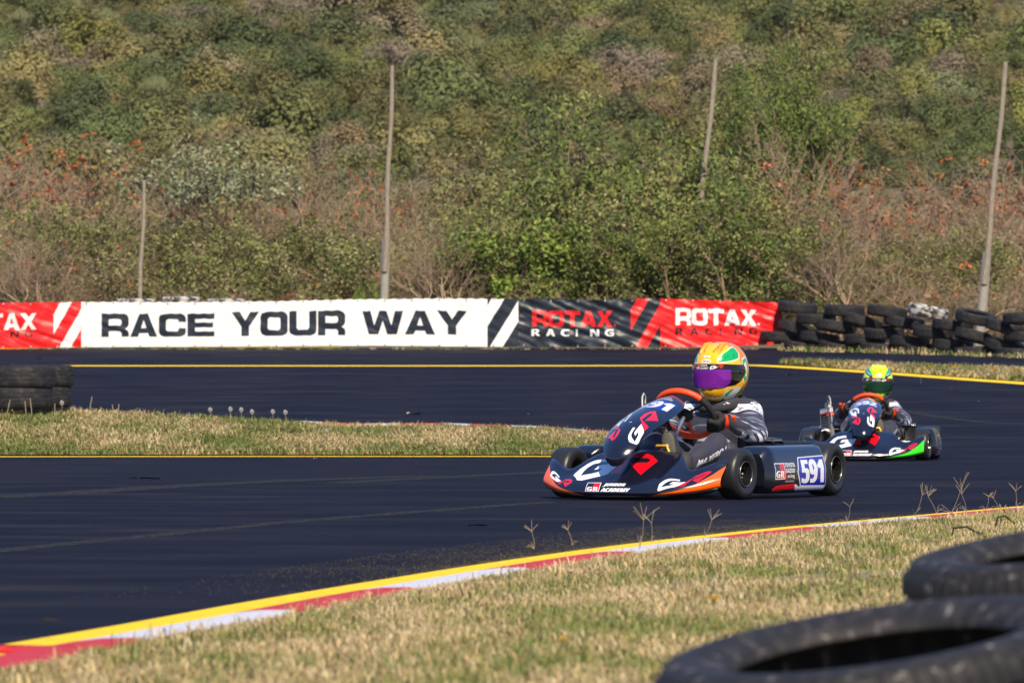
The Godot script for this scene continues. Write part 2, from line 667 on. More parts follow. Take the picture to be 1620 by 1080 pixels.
func build_infield() -> void:
	for e in [[-900, 640, 56.0], [-400, 641, 56.0], [-100, 644, 55.5], [0, 646, 55.3], [130, 652, 55.0], [300, 661, 54.6], [430, 669, 54.3], [560, 676, 54.0], [700, 675, 53.8], [850, 680, 53.4], [960, 689, 52.8], [1010, 701, 52.0]]:
		infield_near.append(gp(e[0], 721))
		infield_far.append(pd(e[0], e[1], e[2]))
	infield_far[-1] = infield_near[-1].lerp(infield_far[-1], 0.45)
	var n := (infield_near.size() - 1) * 6
	var mb := Collector.new()
	mb.grid(func(u, v): return infield_at(u * (infield_near.size() - 1), v), n, 16)
	var down := Collector.new()
	var o := structure("infield", mb.mesh(), mats.turf)
	# back slope down to the road behind
	down.grid(func(u, v):
		var p := infield_at(u * (infield_near.size() - 1), 1.0)
		var q := Vector3(p.x, ground(-p.z + 1.2 * v) - 0.015, p.z - 1.2 * v)
		q.y = lerpf(p.y, q.y, v)
		return q, n, 3)
	structure("infield_bank", down.mesh(), mats.turf)
	# red and white kerb along the far edge, from the middle of the frame to the right end
	var kerb := Node3D.new()
	kerb.name = numbered("infield_kerb")
	add_child(kerb)
	kerb.set_meta("kind", "structure")
	var line := []
	for k in 120:
		line.append(infield_at(lerpf(6.35, infield_near.size() - 1.02, k / 119.0), 1.0))
	var spots := [0, 7, 20, 30, 43, 50, 61, 69, 78, 86, 96, 103, 112, 119]
	for b in spots.size() - 1:
		var bm := Collector.new()
		for k in range(spots[b], spots[b + 1] + 1):
			var p: Vector3 = line[k]
			for r in [[.05, -.05], [.05, .026], [.02, .036], [-.16, .036], [-.2, -.04]]:
				bm.vert(p + Vector3(0, r[1], r[0]))
		for k in spots[b + 1] - spots[b]:
			for q in 4:
				var a = k * 5 + q
				bm.quad(a, a + 1, a + 6, a + 5)
		obj("kerb_block", bm.mesh(), mats.kerb_white if b % 2 == 0 else mats.kerb_red, kerb)

func build_far_island() -> void:
	# wedge of grass between the two tracks at the right
	var lower := []
	var upper := []
	for e in [[1245, 578.6, 578], [1300, 582.2, 579.5], [1400, 589, 582], [1520, 598, 586], [1660, 608, 590], [1900, 622, 598]]:
		lower.append(gp(e[0], e[1] - 1.5))
		upper.append(gp(e[0], e[2] - 1.0))
	var mb := Collector.new()
	mb.grid(func(u, v):
		var s: float = u * (lower.size() - 1)
		var k := mini(int(s), lower.size() - 2)
		var a: Vector3 = lower[k].lerp(lower[k + 1], s - k)
		var b: Vector3 = upper[k].lerp(upper[k + 1], s - k)
		var p := a.lerp(b, v)
		p.y = ground(-p.z) + .006 + .05 * sin(PI * v) * minf(1.0, (a - b).length() / 4.0)
		return p, 40, 10)
	structure("grass_island", mb.mesh(), mats.turf)
	island_lower = lower
	island_upper = upper

var island_lower := []
var island_upper := []

# ------------------------------------------------------------------ banners, tyres, posts
func sample(table: Array, x: float) -> float:
	for k in table.size() - 1:
		if x <= table[k + 1][0]:
			return lerpf(table[k][1], table[k + 1][1], clampf((x - table[k][0]) / (table[k + 1][0] - table[k][0]), 0, 1))
	return table[-1][1]

const BANNER_D := 84.6
var banner_top := [[-300, 480], [0, 479], [128, 477.5], [300, 478], [430, 476.5], [560, 473.5], [700, 472], [820, 473], [930, 474.5], [1045, 472], [1130, 475], [1237, 478.5]]
var banner_foot := [[-300, 552.5], [0, 551], [128, 549], [400, 547.5], [600, 546.5], [820, 548.5], [1045, 549], [1150, 548], [1237, 544]]

func banner_point(px: float, v: float, wild: float) -> Vector3:
	var p := pd(px, lerpf(sample(banner_top, px), sample(banner_foot, px), v), BANNER_D)
	var a := noise.get_noise_2d(px * 0.9 + v * 60.0, v * 38.0 + 100.0) * 0.05
	var b := absf(noise.get_noise_2d(px * 0.55 - v * 90.0 + 900.0, v * 30.0)) * 0.12
	p.z += (a + b) * wild + 0.012 * sin(px * 0.12)
	p.y += 0.006 * sin(px * 0.356) * (1.0 - v)
	return p

func slashes(im: Image, x0: float, x1: float, a: Color, b: Color, shift := 0.0) -> void:
	poly(im, rect(x0, 0, x1, 1), b)
	var w := (x1 - x0) * 0.42
	for k in range(-2, 4):
		var x := x0 + (x1 - x0) * (0.9 * k + shift)
		var q := pts([x, 1, x + w, 1, x + w + (x1 - x0) * 0.95, 0, x + (x1 - x0) * 0.95, 0])
		var cut := Geometry2D.intersect_polygons(PackedVector2Array(q), PackedVector2Array(rect(x0, -0.001, x1, 1.001)))
		for c in cut:
			poly(im, Array(c), a)

func banner(x0: float, x1: float, im: Image, wild: float, label: String) -> void:
	var t := thing("banner", label, "banner", pd((x0 + x1) / 2, sample(banner_foot, (x0 + x1) / 2), BANNER_D))
	var mb := Collector.new()
	var back := Collector.new()
	var n := int((x1 - x0) / 3.0)
	mb.grid(func(u, v): return banner_point(lerpf(x0, x1, u), v, wild) - t.position, n, 26)
	back.grid(func(u, v): return banner_point(lerpf(x0, x1, u), v, wild) - t.position - Vector3(0, 0, .004), n, 26)
	var m := painted(im, 0.42)
	m.backlight_enabled = false
	obj("sheet", mb.mesh(), m, t)
	obj("backing", back.mesh(), plain(.5, .5, .5, .6), t)
	var x := x0 + 8.0
	while x < x1 - 4.0:
		for v in [0.03, 0.975]:
			var e := Collector.new()
			var c := banner_point(x, v, wild) - t.position + Vector3(0, 0, .006)
			e.lathe([Vector2(-.004, .006), Vector2(.003, .008), Vector2(.004, .013), Vector2(-.003, .016)], 8, Transform3D(Basis(Vector3.UP, -PI / 2), c))
			obj("eyelet", e.mesh(), mats.steel, t)
		x += 43.0

func build_banners() -> void:
	var navy := Color(0.115, 0.15, 0.2)
	var red := Color(0.9, 0.12, 0.13)
	var white := Color(0.93, 0.93, 0.93)
	# left red one: from -80 to 128
	var X := func(px, a, b): return float(px - a) / float(b - a)
	var Y := func(row, top, foot): return float(row - top) / float(foot - top)
	var im := blank(800, 288, red)
	var a := -90.0
	var b := 128.0
	wide_word(im, "ROTAX", X.call(-74.0, a, b), Y.call(495, 478, 550), X.call(57.0, a, b), Y.call(521, 478, 550), white, red, .04)
	for k in 6:
		var x := -72.0 + k * 22.0
		word(im, "RACING"[k], Vector2(X.call(x, a, b), Y.call(532.5, 478, 550)), Vector2((13.0 if k != 3 else 3.0) / (b - a), 0), Vector2(0, -9.0 / 72.0), Color(0.2, 0.07, 0.09), .02)
	slashes(im, X.call(84, a, b), 1.0, white, red, 0.2)
	banner(a, b, im, 0.4, "red banner with white letters cut off by the picture's left edge, on the tyre barrier")
	# long white one
	im = blank(2048, 214, white)
	a = 128.0
	b = 820.0
	for w in [["RACE", 160, 339, 496, 533], ["YOUR", 366, 546, 493.5, 531.5], ["WAY", 573, 739, 492, 529]]:
		wide_word(im, w[0], X.call(float(w[1]), a, b), Y.call(w[3] + 0.0, sample(banner_top, w[1]), sample(banner_foot, w[1])), X.call(float(w[2]), a, b), Y.call(w[4] + 0.0, sample(banner_top, w[1]), sample(banner_foot, w[1])), navy, white, 0.055)
	slashes(im, X.call(771, a, b), 1.0, white, navy, 0.08)
	banner(a, b, im, 0.14, "long white banner with big dark capital letters, on the tyre barrier")
	# dark one
	im = blank(1200, 384, navy)
	a = 820.0
	b = 1045.0
	wide_word(im, "ROTAX", X.call(842.0, a, b), Y.call(490.5, 473, 549), X.call(969.0, a, b), Y.call(516.5, 473, 549), red, navy, .04)
	poly(im, rect(X.call(971.5, a, b), Y.call(513, 473, 549), X.call(974.0, a, b), Y.call(516.5, 473, 549)), red)
	for k in 6:
		var x := 841.0 + k * 23.3
		word(im, "RACING"[k], Vector2(X.call(x, a, b), Y.call(531.5, 473, 549)), Vector2((13.5 if k != 3 else 3.4) / (b - a), 0), Vector2(0, -11.0 / 76.0), white, 0.03)
	slashes(im, X.call(998, a, b), 1.0, red, navy, 0.15)
	banner(a, b, im, 0.5, "dark blue banner with red and white lettering between the white and red banners")
	# right red one
	im = blank(1100, 432, red)
	a = 1045.0
	b = 1237.0
	wide_word(im, "ROTAX", X.call(1069.0, a, b), Y.call(487.5, 474, 548), X.call(1197.0, a, b), Y.call(514.0, 474, 548), white, red, .04)
	poly(im, rect(X.call(1199.5, a, b), Y.call(510.5, 474, 548), X.call(1202.0, a, b), Y.call(514, 474, 548)), white)
	for k in 6:
		var x := 1069.0 + k * 23.3
		word(im, "RACING"[k], Vector2(X.call(x, a, b), Y.call(529.5, 474, 548)), Vector2((12.5 if k != 3 else 3.2) / (b - a), 0), Vector2(0, -11.0 / 74.0), Color(0.22, 0.06, 0.08), .02)
	banner(a, b, im, 0.5, "red banner with white lettering next to the bare stacked tyres")

# ---- tyres of cars
var tyre_models := []

func make_tyre_models() -> void:
	var worn := noise_tex(512, 0.03, [[0.0, lin(.012, .012, .014)], [0.45, lin(.017, .017, .021)], [0.6, lin(.024, .023, .025)], [0.76, lin(.036, .034, .034)], [0.81, lin(.13, .125, .125)], [1.0, lin(.3, .29, .29)]], 41, 6)
	var dark := noise_tex(512, 0.012, [[0.0, lin(.011, .011, .014)], [0.5, lin(.017, .017, .021)], [0.75, lin(.03, .029, .03)], [1.0, lin(.06, .058, .056)]], 42, 5)
	var pale := noise_tex(512, 0.006, [[0.0, lin(.02, .02, .022)], [0.42, lin(.05, .05, .05)], [0.55, lin(.42, .4, .38)], [1.0, lin(.6, .58, .56)]], 43, 5)
	var cuts := blank(768, 128, Color(1, 1, 1))        # cross cuts of the tread, as relief
	for k in 28:
		var x := (k + .2) / 28.0
		poly(cuts, pts([x, .17, x + .009, .17, x + .02, .33, x + .011, .33]), Color(0, 0, 0))
		poly(cuts, pts([x + .018, .47, x + .027, .47, x + .016, .64, x + .007, .64]), Color(0, 0, 0))
	for t in [dark, worn, pale]:
		var m := StandardMaterial3D.new()
		m.albedo_texture = t
		m.uv1_scale = Vector3(3, 1, 1)
		m.heightmap_enabled = true
		m.heightmap_texture = ImageTexture.create_from_image(cuts)
		m.heightmap_scale = 0.5
		m.roughness = 0.68
		m.metallic_specular = 0.4
		tyre_models.append(m)

# tyre lying flat when its axis is up; parts: carcass, tread blocks
func tyre_mesh(R: float, w: float, r: float, sides := 40, groove := .008) -> ArrayMesh:
	var mb := Collector.new()
	var h := w / 2
	var p := [Vector2(-h * .72, r), Vector2(-h * .86, r + .012), Vector2(-h * .98, lerpf(r, R, .35)), Vector2(-h, lerpf(r, R, .6)), Vector2(-h * .96, lerpf(r, R, .82)), Vector2(-h * .86, R - .016), Vector2(-h * .78, R - .006)]
	for g in [-.42, 0.0, .42]:
		p.append(Vector2(h * (g - .09), R))
		p.append(Vector2(h * (g - .06), R - groove))
		p.append(Vector2(h * (g + .06), R - groove))
		p.append(Vector2(h * (g + .09), R))
	for k in range(6, -1, -1):
		p.append(Vector2(-p[k].x, p[k].y))
	p.append(Vector2(h * .66, r + .006))
	p.append(Vector2(h * .6, lerpf(r, R, .5)))
	p.append(Vector2(h * .45, R - .03))
	p.append(Vector2(-h * .45, R - .03))
	p.append(Vector2(-h * .6, lerpf(r, R, .5)))
	p.append(Vector2(-h * .66, r + .006))
	p.append(p[0])
	mb.lathe(p, sides, Transform3D(Basis(Vector3(0, 0, 1), PI / 2), Vector3.ZERO))
	return mb.mesh()

func place_tyre(m: Mesh, mat: int, at: Vector3, tilt: Vector3, label: String, group := "") -> Node3D:
	var t := thing("tyre", label, "tyre", at, 0.0, group)
	t.basis = Basis.from_euler(tilt)
	obj("carcass", m, tyre_models[mat], t)
	return t

func build_tyres() -> void:
	make_tyre_models()
	var car := tyre_mesh(.3, .16, .185, 40, .004)
	var ordinal := ["first", "second", "third", "fourth", "fifth", "sixth", "seventh"]
	var row_name := ["top row", "second row from the top", "middle row", "second row from the ground", "bottom row"]
	var wall := [
		[[1265, 485, 1], [1337, 490, 0], [1401, 492, 0], [1471, 492, 2], [1546, 501, 0], [1616, 503, 0]],
		[[1291, 502, 0], [1366, 508, 0], [1436, 507, 1], [1507, 514, 0], [1590, 517, 1]],
		[[1262, 518, 1], [1327, 516, 1], [1403, 523, 1], [1471, 524, 0], [1547, 531, 0], [1618, 531, 0]],
		[[1238, 532, 0], [1297, 533, 0], [1370, 536, 0], [1436, 540, 0], [1511, 543, 1], [1589, 545, 0]],
		[[1271, 547, 1], [1327, 548, 0], [1397, 551, 1], [1470, 554, 1], [1543, 556, 0], [1612, 558, 0]],
	]
	rng.seed = 77
	for r in 5:
		for k in wall[r].size():
			var e: Array = wall[r][k]
			var foot: float = sample([[1230, 553], [1400, 557], [1620, 564], [1700, 567]], e[0])
			var dd := -gp(e[0], foot).z + 0.42 + (0.03 if r % 2 == 1 else 0.0)
			var p := pd(e[0], e[1] + 1.0, dd)
			p.z += rng.randf_range(-.09, .09)
			p.x += rng.randf_range(-.05, .05)
			var tilt := Vector3(rng.randf_range(.0, .12), rng.randf() * TAU, 0)
			var b := Basis(Vector3(0, 0, 1), rng.randf_range(-.30, .06)) * Basis(Vector3.RIGHT, rng.randf_range(-.06, .16))
			var o := place_tyre(car, e[2], p, Vector3.ZERO, "%s barrier tyre, %s from the red banner in the %s" % ["whitewashed" if e[2] == 2 else "dusty" if e[2] == 1 else "black", ordinal[k], row_name[r]], "tyres of the barrier")
			o.basis = b * Basis(Vector3.UP, tilt.y)
	# those behind the banners: only their tops rise above the cloth
	for e in [[215, 478, 2, "whitewashed tyre just above the letters R and A on the white banner"], [286, 474.5, 2, "white and black tyre peeping over the white banner above the letter C"], [357, 478, 2, "low whitewashed tyre behind the white banner just before the word YOUR"], [868, 477, 0, "black tyre top showing above the dark blue banner"]]:
		var o := place_tyre(car, e[2], pd(e[0], e[1] + 3.0, BANNER_D + .5), Vector3(.03, 0, 0), e[3], "tyres of the barrier")
	# stack on the infield at the left
	var big := tyre_mesh(.32, .21, .2, 56, .0025)
	for e in [[30, 54.2, 629, 0, "lower tyre of the front stack on the infield grass at the left edge"], [34, 54.2, 597, 0, "upper tyre of the front stack on the infield at the left edge"], [60, 54.75, 627, 0, "lower tyre of the rear stack behind, on the infield at the left"], [64, 54.75, 594, 0, "upper tyre of the rear stack behind, on the infield at the left"]]:
		place_tyre(big, e[3], pd(e[0], e[2], e[1]), Vector3(.02, e[0], -.01), e[4], "tyres stacked on the infield")
	# blurred tyres by the camera
	var near := tyre_mesh(.31, .2, .195, 72)
	for e in [[Vector3(.505, .185, -7.75), Vector3(.10, 0, .15), 1, "dusty tyre lying tilted at the bottom right corner, its hole turned to the camera"], [Vector3(.955, .268, -9.35), Vector3(.07, 0, .13), 1, "scuffed tyre behind the corner tyre, cut by the right edge"]]:
		place_tyre(near, e[2], e[0], e[1], e[3], "tyres beside the camera")
		place_tyre(near, 0, Vector3(e[0].x + .02, .0, e[0].z), Vector3.ZERO, "dark half-buried tyre under the " + ("corner tyre" if e[0].x < .6 else "scuffed tyre at the right edge"), "lowest tyres beside the camera")

# ---- posts
func build_posts() -> void:
	var wood := world_mat(noise_tex(512, 0.03, [[0.0, lin(.17, .135, .10)], [0.5, lin(.31, .265, .21)], [1.0, lin(.43, .38, .32)]], 51, 5), 0.5, 0.85, noise_tex(256, 0.05, [], 6, 3), 1.0)
	wood.uv1_scale = Vector3(6, .5, 6)
	var grey := world_mat(noise_tex(512, 0.03, [[0.0, lin(.13, .12, .10)], [0.5, lin(.3, .29, .26)], [1.0, lin(.48, .46, .42)]], 52, 5), 0.4, 0.85)
	for e in [
		[[218, 476, 228, 285], [], 87.2, 3.8, "slender pale wooden post behind the white banner's letter A"],
		[[610, 392, 621, 104], [607, 476, 610, 378], 87.4, 4.3, "tall leaning pole on a short grey stub above the letters W and A"],
		[[1112, 300, 1133, 94], [1094, 476, 1101, 378], 90.6, 4.6, "tall leaning pole half hidden by leaves behind the right red banner"],
		[[1562, 402, 1592, 98], [1553, 500, 1562, 398], 87.0, 4.8, "tall leaning pole behind the bare tyre wall near the right edge"]]:
		var foot: Array = e[1] if e[1] else e[0]
		var base := pd(foot[0], foot[1], e[2])
		var top := pd(e[0][2], e[0][3], e[2])
		var low := pd(e[0][0], e[0][1], e[2])
		var dir := (top - low).normalized()
		base.y = ground(e[2]) - .05
		var t := thing("wooden_pole", e[4], "pole", base, 0.0, "poles behind the barrier")
		var r: float = e[3] / FOCAL * e[2]
		if e[1]:
			var s := Collector.new()
			var st := pd(e[1][2], e[1][3], e[2])
			var sl := pd(e[1][0], e[1][1], e[2])
			var sd := (st - sl) / (st.y - sl.y)
			var p0 := st - sd * (st.y - base.y)
			s.tube([p0 - base, p0.lerp(st, .5) - base + Vector3(.008, 0, 0), st - base - Vector3(0, .03, 0), st - base], [r * 1.65, r * 1.6, r * 1.55, r * 1.4], 10)
			obj("stub", s.mesh(), grey, t)
			low = low - dir * ((low.y - st.y) + .5)
		else:
			low = base
		var m := Collector.new()
		var path := []
		var rad := []
		for k in 9:
			path.append(low.lerp(top, k / 8.0) - base + Vector3(sin(k * 1.3) * .012, 0, .06 if e[1] else 0.0))
			rad.append(r * lerpf(1.0, .78, k / 8.0) * (1.0 + .04 * sin(k * 2.1)))
		m.tube(path, rad, 10)
		obj("shaft", m.mesh(), wood, t)

# ------------------------------------------------------------------ karts: x to the driver's left, y up, z forward
func nose_edge(a: float) -> Vector3:      # (height of the top edge, front, depth of the face)
	var top := .248 - .012 * pow(a / .42, 2.0)
	if a > .42:
		top = lerpf(.236, .152, smoothstep(.42, .7, a))
	if a > .68:
		top = maxf(top, 0.0) + .05 * smoothstep(.68, 1.0, a)
	var front := .955 - .2 * pow(a, 2.3)
	var depth := lerpf(.30, .085, smoothstep(.36, .72, a))
	return Vector3(top, front, depth)

func nose_point(u: float, v: float, inset := 0.0) -> Vector3:
	var x := u * 2.0 - 1.0
	var a := absf(x)
	var e := nose_edge(a)
	var foot := .02 + .045 * pow(a, 3.5)
	var y := lerpf(foot, e.x, v)
	var z := e.y - e.z * pow(v, 1.45) + .03 * sin(PI * minf(v * 1.3, 1.0)) * (1.0 - v)
	if v < .08:
		z -= .012 * pow(1.0 - v / .08, 2.0)
	if v > .94:
		z -= .012 * pow((v - .94) / .06, 2.0)
	return Vector3(x * .5, y - inset * .4, z - inset)

var PANEL_PROFILE := [Vector2(.957, .17), Vector2(.962, .215), Vector2(.935, .268), Vector2(.88, .326), Vector2(.79, .383), Vector2(.67, .432), Vector2(.52, .476), Vector2(.39, .508), Vector2(.295, .526)]

func panel_point(u: float, v: float, inset := 0.0) -> Vector3:
	var x := u * 2.0 - 1.0
	var s := v * (PANEL_PROFILE.size() - 1)
	var k := mini(int(s), PANEL_PROFILE.size() - 2)
	var p0: Vector2 = PANEL_PROFILE[maxi(k - 1, 0)]
	var p1: Vector2 = PANEL_PROFILE[k]
	var p2: Vector2 = PANEL_PROFILE[k + 1]
	var p3: Vector2 = PANEL_PROFILE[mini(k + 2, PANEL_PROFILE.size() - 1)]
	var p := p1.cubic_interpolate(p2, p0, p3, s - k)
	var d := (p2 - p1).normalized()
	var n := Vector2(d.y, -d.x)            # outwards: forward and up
	if n.x + n.y < 0: n = -n
	var w := lerpf(.07, .138, smoothstep(0.0, .75, v))
	w *= pow(maxf(0.0, 1.0 - pow(absf(v * 2.0 - 1.0), 4.0)), .5)
	w = maxf(w, .012)
	var q := p - n * (.055 * x * x * w / .15 + inset)
	return Vector3(x * w, q.y, q.x)

func pod_point(u: float, v: float) -> Vector3:
	# u round the section, v from the front end to the rear end
	var z := lerpf(.345, -.385, v)
	var end := 1.0 - pow(maxf(0.0, (absf(v * 2.0 - 1.0) - .82) / .18), 2.4) * .42
	var a := u * TAU
	var c := cos(a)
	var s := sin(a)
	var x := signf(c) * pow(absf(c), .38) * .09 * end
	var y := signf(s) * pow(absf(s), .42) * .122 * lerpf(1.0, end, .8)
	return Vector3(.497 + x - .03 * maxf(0.0, y / .122) * signf(1.0), .147 + y, z)

func nose_image(accent: Color) -> Image:
	var dark := Color(0.075, 0.085, 0.15)
	var im := blank(1400, 700, dark)
	var U := func(x): return x + .5
	# wedges of the accent colour at both ends; image v runs down, fairing v runs up
	poly(im, pts([.68, 1, 1, 1, 1, .22, .96, .45, .89, .69, .79, .89]), accent)
	poly(im, pts([.32, 1, 0, 1, 0, .22, .04, .45, .11, .69, .21, .89]), accent)
	gr_logo(im, Vector2(.135, .03), Vector2(.47, 0), Vector2(.12, .62))
	gr_logo(im, Vector2(.725, .47), Vector2(.225, -.27), Vector2(.0, .42))
	gr_logo(im, Vector2(.045, .17), Vector2(.18, .36), Vector2(.0, .36))
	badge(im, Vector2(.325, .70), Vector2(.085, 0), Vector2(0, .2), dark)
	word(im, "JUNIOR", Vector2(.425, .79), Vector2(.12, 0), Vector2(.008, -.075), Color.WHITE, .012)
	word(im, "ACADEMY", Vector2(.42, .90), Vector2(.155, 0), Vector2(.008, -.08), Color.WHITE, .012)
	return im

func panel_image(number: String) -> Image:
	var dark := Color(0.075, 0.085, 0.15)
	var im := blank(512, 1024, dark)
	# u: 0 = driver's right, 1 = driver's left; v of the image: 0 = top end. Seen from the front the driver's left is at the right.
	poly(im, pts([.1, .16, .9, .16, .82, .29, .18, .29]), Color(.05, .12, .62))
	word(im, number, Vector2(.17, .28), Vector2(.66, 0), Vector2(0, -.105), Color(.93, .94, .97), .03)
	badge(im, Vector2(.27, .085), Vector2(.13, 0), Vector2(0, .055), dark)
	word(im, "JUNIOR", Vector2(.43, .108), Vector2(.24, 0), Vector2(0, -.02), Color.WHITE)
	word(im, "ACADEMY", Vector2(.43, .138), Vector2(.3, 0), Vector2(0, -.02), Color.WHITE)
	gr_logo(im, Vector2(.56, .68), Vector2(.02, -.37), Vector2(.42, 0))
	gr_logo(im, Vector2(.44, .31), Vector2(-.02, .37), Vector2(-.42, 0))
	poly(im, rect(.47, .475, .53, .48), Color(.8, .8, .85))
	return im

func pod_image(number: String, accent: Color) -> Image:
	var dark := Color(0.075, 0.085, 0.13)
	var im := blank(1024, 352, dark)
	badge(im, Vector2(.075, .36), Vector2(.16, 0), Vector2(0, .34), dark)
	word(im, "TOYOTA", Vector2(.245, .45), Vector2(.165, 0), Vector2(0, -.09), Color.WHITE)
	word(im, "GAZOO", Vector2(.245, .57), Vector2(.15, 0), Vector2(0, -.09), Color.WHITE)
	word(im, "R", Vector2(.245, .69), Vector2(.03, 0), Vector2(0, -.09), Color(.85, .05, .1))
	word(im, "acing", Vector2(.278, .69), Vector2(.115, 0), Vector2(0, -.09), Color.WHITE)
	word(im, "SOUTH AFRICA", Vector2(.235, .765), Vector2(.15, 0), Vector2(0, -.035), Color(.8, .8, .85))
	poly(im, pts([.065, .95, .055, .9, .085, .84, .145, .82, .415, .8, .435, .92, .245, .92, .145, .955]), Color(.9, .07, .1))
	poly(im, pts([.395, .82, .435, .82, .455, .86, .925, .86, .915, .95, .425, .95]), Color(.93, .94, .97))
	poly(im, pts([.480, .25, .930, .22, .930, .88, .490, .86, .440, .55]), Color(.93, .94, .97))
	poly(im, pts([.490, .27, .920, .24, .920, .86, .500, .84, .455, .55]), Color(.05, .11, .66))
	word(im, number, Vector2(.520, .80), Vector2(.36, 0), Vector2(0, -.5), Color(.94, .95, .98), .03)
	return im

func kart_wheel(kart: Node3D, at: Vector3, R: float, w: float, out: float) -> void:
	var t := Node3D.new()
	t.name = "wheel"
	kart.add_child(t, true)
	t.position = at
	var h := w / 2
	var r := R * .5
	var mb := Collector.new()
	mb.lathe([Vector2(-h * .74, r), Vector2(-h * .9, r + .008), Vector2(-h, lerpf(r, R, .45)), Vector2(-h * .97, lerpf(r, R, .7)), Vector2(-h * .84, R * .955), Vector2(-h * .6, R * .99), Vector2(-h * .3, R), Vector2(h * .3, R), Vector2(h * .6, R * .99), Vector2(h * .84, R * .955), Vector2(h * .97, lerpf(r, R, .7)), Vector2(h, lerpf(r, R, .45)), Vector2(h * .9, r + .008), Vector2(h * .74, r), Vector2(-h * .74, r)], 48)
	obj("tyre", mb.mesh(), mats.slick, t)
	var rim := Collector.new()
	var o := out
	rim.lathe([Vector2(o * h * .72, r * .99), Vector2(o * h * .86, r * 1.0), Vector2(o * h * .9, r * .97), Vector2(o * h * .86, r * .93), Vector2(o * h * .6, r * .88), Vector2(o * h * .2, r * .8), Vector2(o * h * .0, r * .68), Vector2(o * h * .02, r * .5), Vector2(o * h * .3, r * .42), Vector2(o * h * .42, r * .3), Vector2(o * h * .44, .001)], 40)
	obj("rim", rim.mesh(), mats.rim, t)
	var edge := Collector.new()
	edge.lathe([Vector2(o * h * .87, r * 1.005), Vector2(o * h * .935, r * 1.0), Vector2(o * h * .945, r * .975), Vector2(o * h * .91, r * .955), Vector2(o * h * .87, r * 1.005)], 40)
	obj("rim_edge", edge.mesh(), mats.steel, t)
	for k in 3:
		var b := Collector.new()
		var a := TAU * k / 3 + .5
		b.lathe([Vector2(-.006, .001), Vector2(-.006, .006), Vector2(.005, .006), Vector2(.006, .001)], 6, Transform3D(Basis(), Vector3(o * h * .36, cos(a) * r * .36, sin(a) * r * .36)))
		obj("bolt", b.mesh(), mats.steel, t)

func rod(parent: Node, called: String, path: Array, r: float, mat: Material, sides := 8) -> MeshInstance3D:
	var mb := Collector.new()
	var rr := []
	for p in path: rr.append(r)
	mb.tube(path, rr, sides)
	return obj(called, mb.mesh(), mat, parent)

func block(parent: Node, called: String, at: Vector3, size: Vector3, mat: Material, bevel := .006, turn := Vector3.ZERO) -> MeshInstance3D:
	var mb := Collector.new()
	mb.box(Transform3D(Basis.from_euler(turn), at), size, minf(bevel, size[size.min_axis_index()] * .35))
	return obj(called, mb.mesh(), mat, parent)

const WHEEL_C := Vector3(0, .43, .13)
var WHEEL_N := Vector3(0, .66, -.75).normalized()
var WHEEL_UP := Vector3(0, .75, .66).normalized()

func ring_point(a: float, r := .155) -> Vector3:
	return WHEEL_C + (Vector3.RIGHT * cos(a) + WHEEL_UP * sin(a)) * r

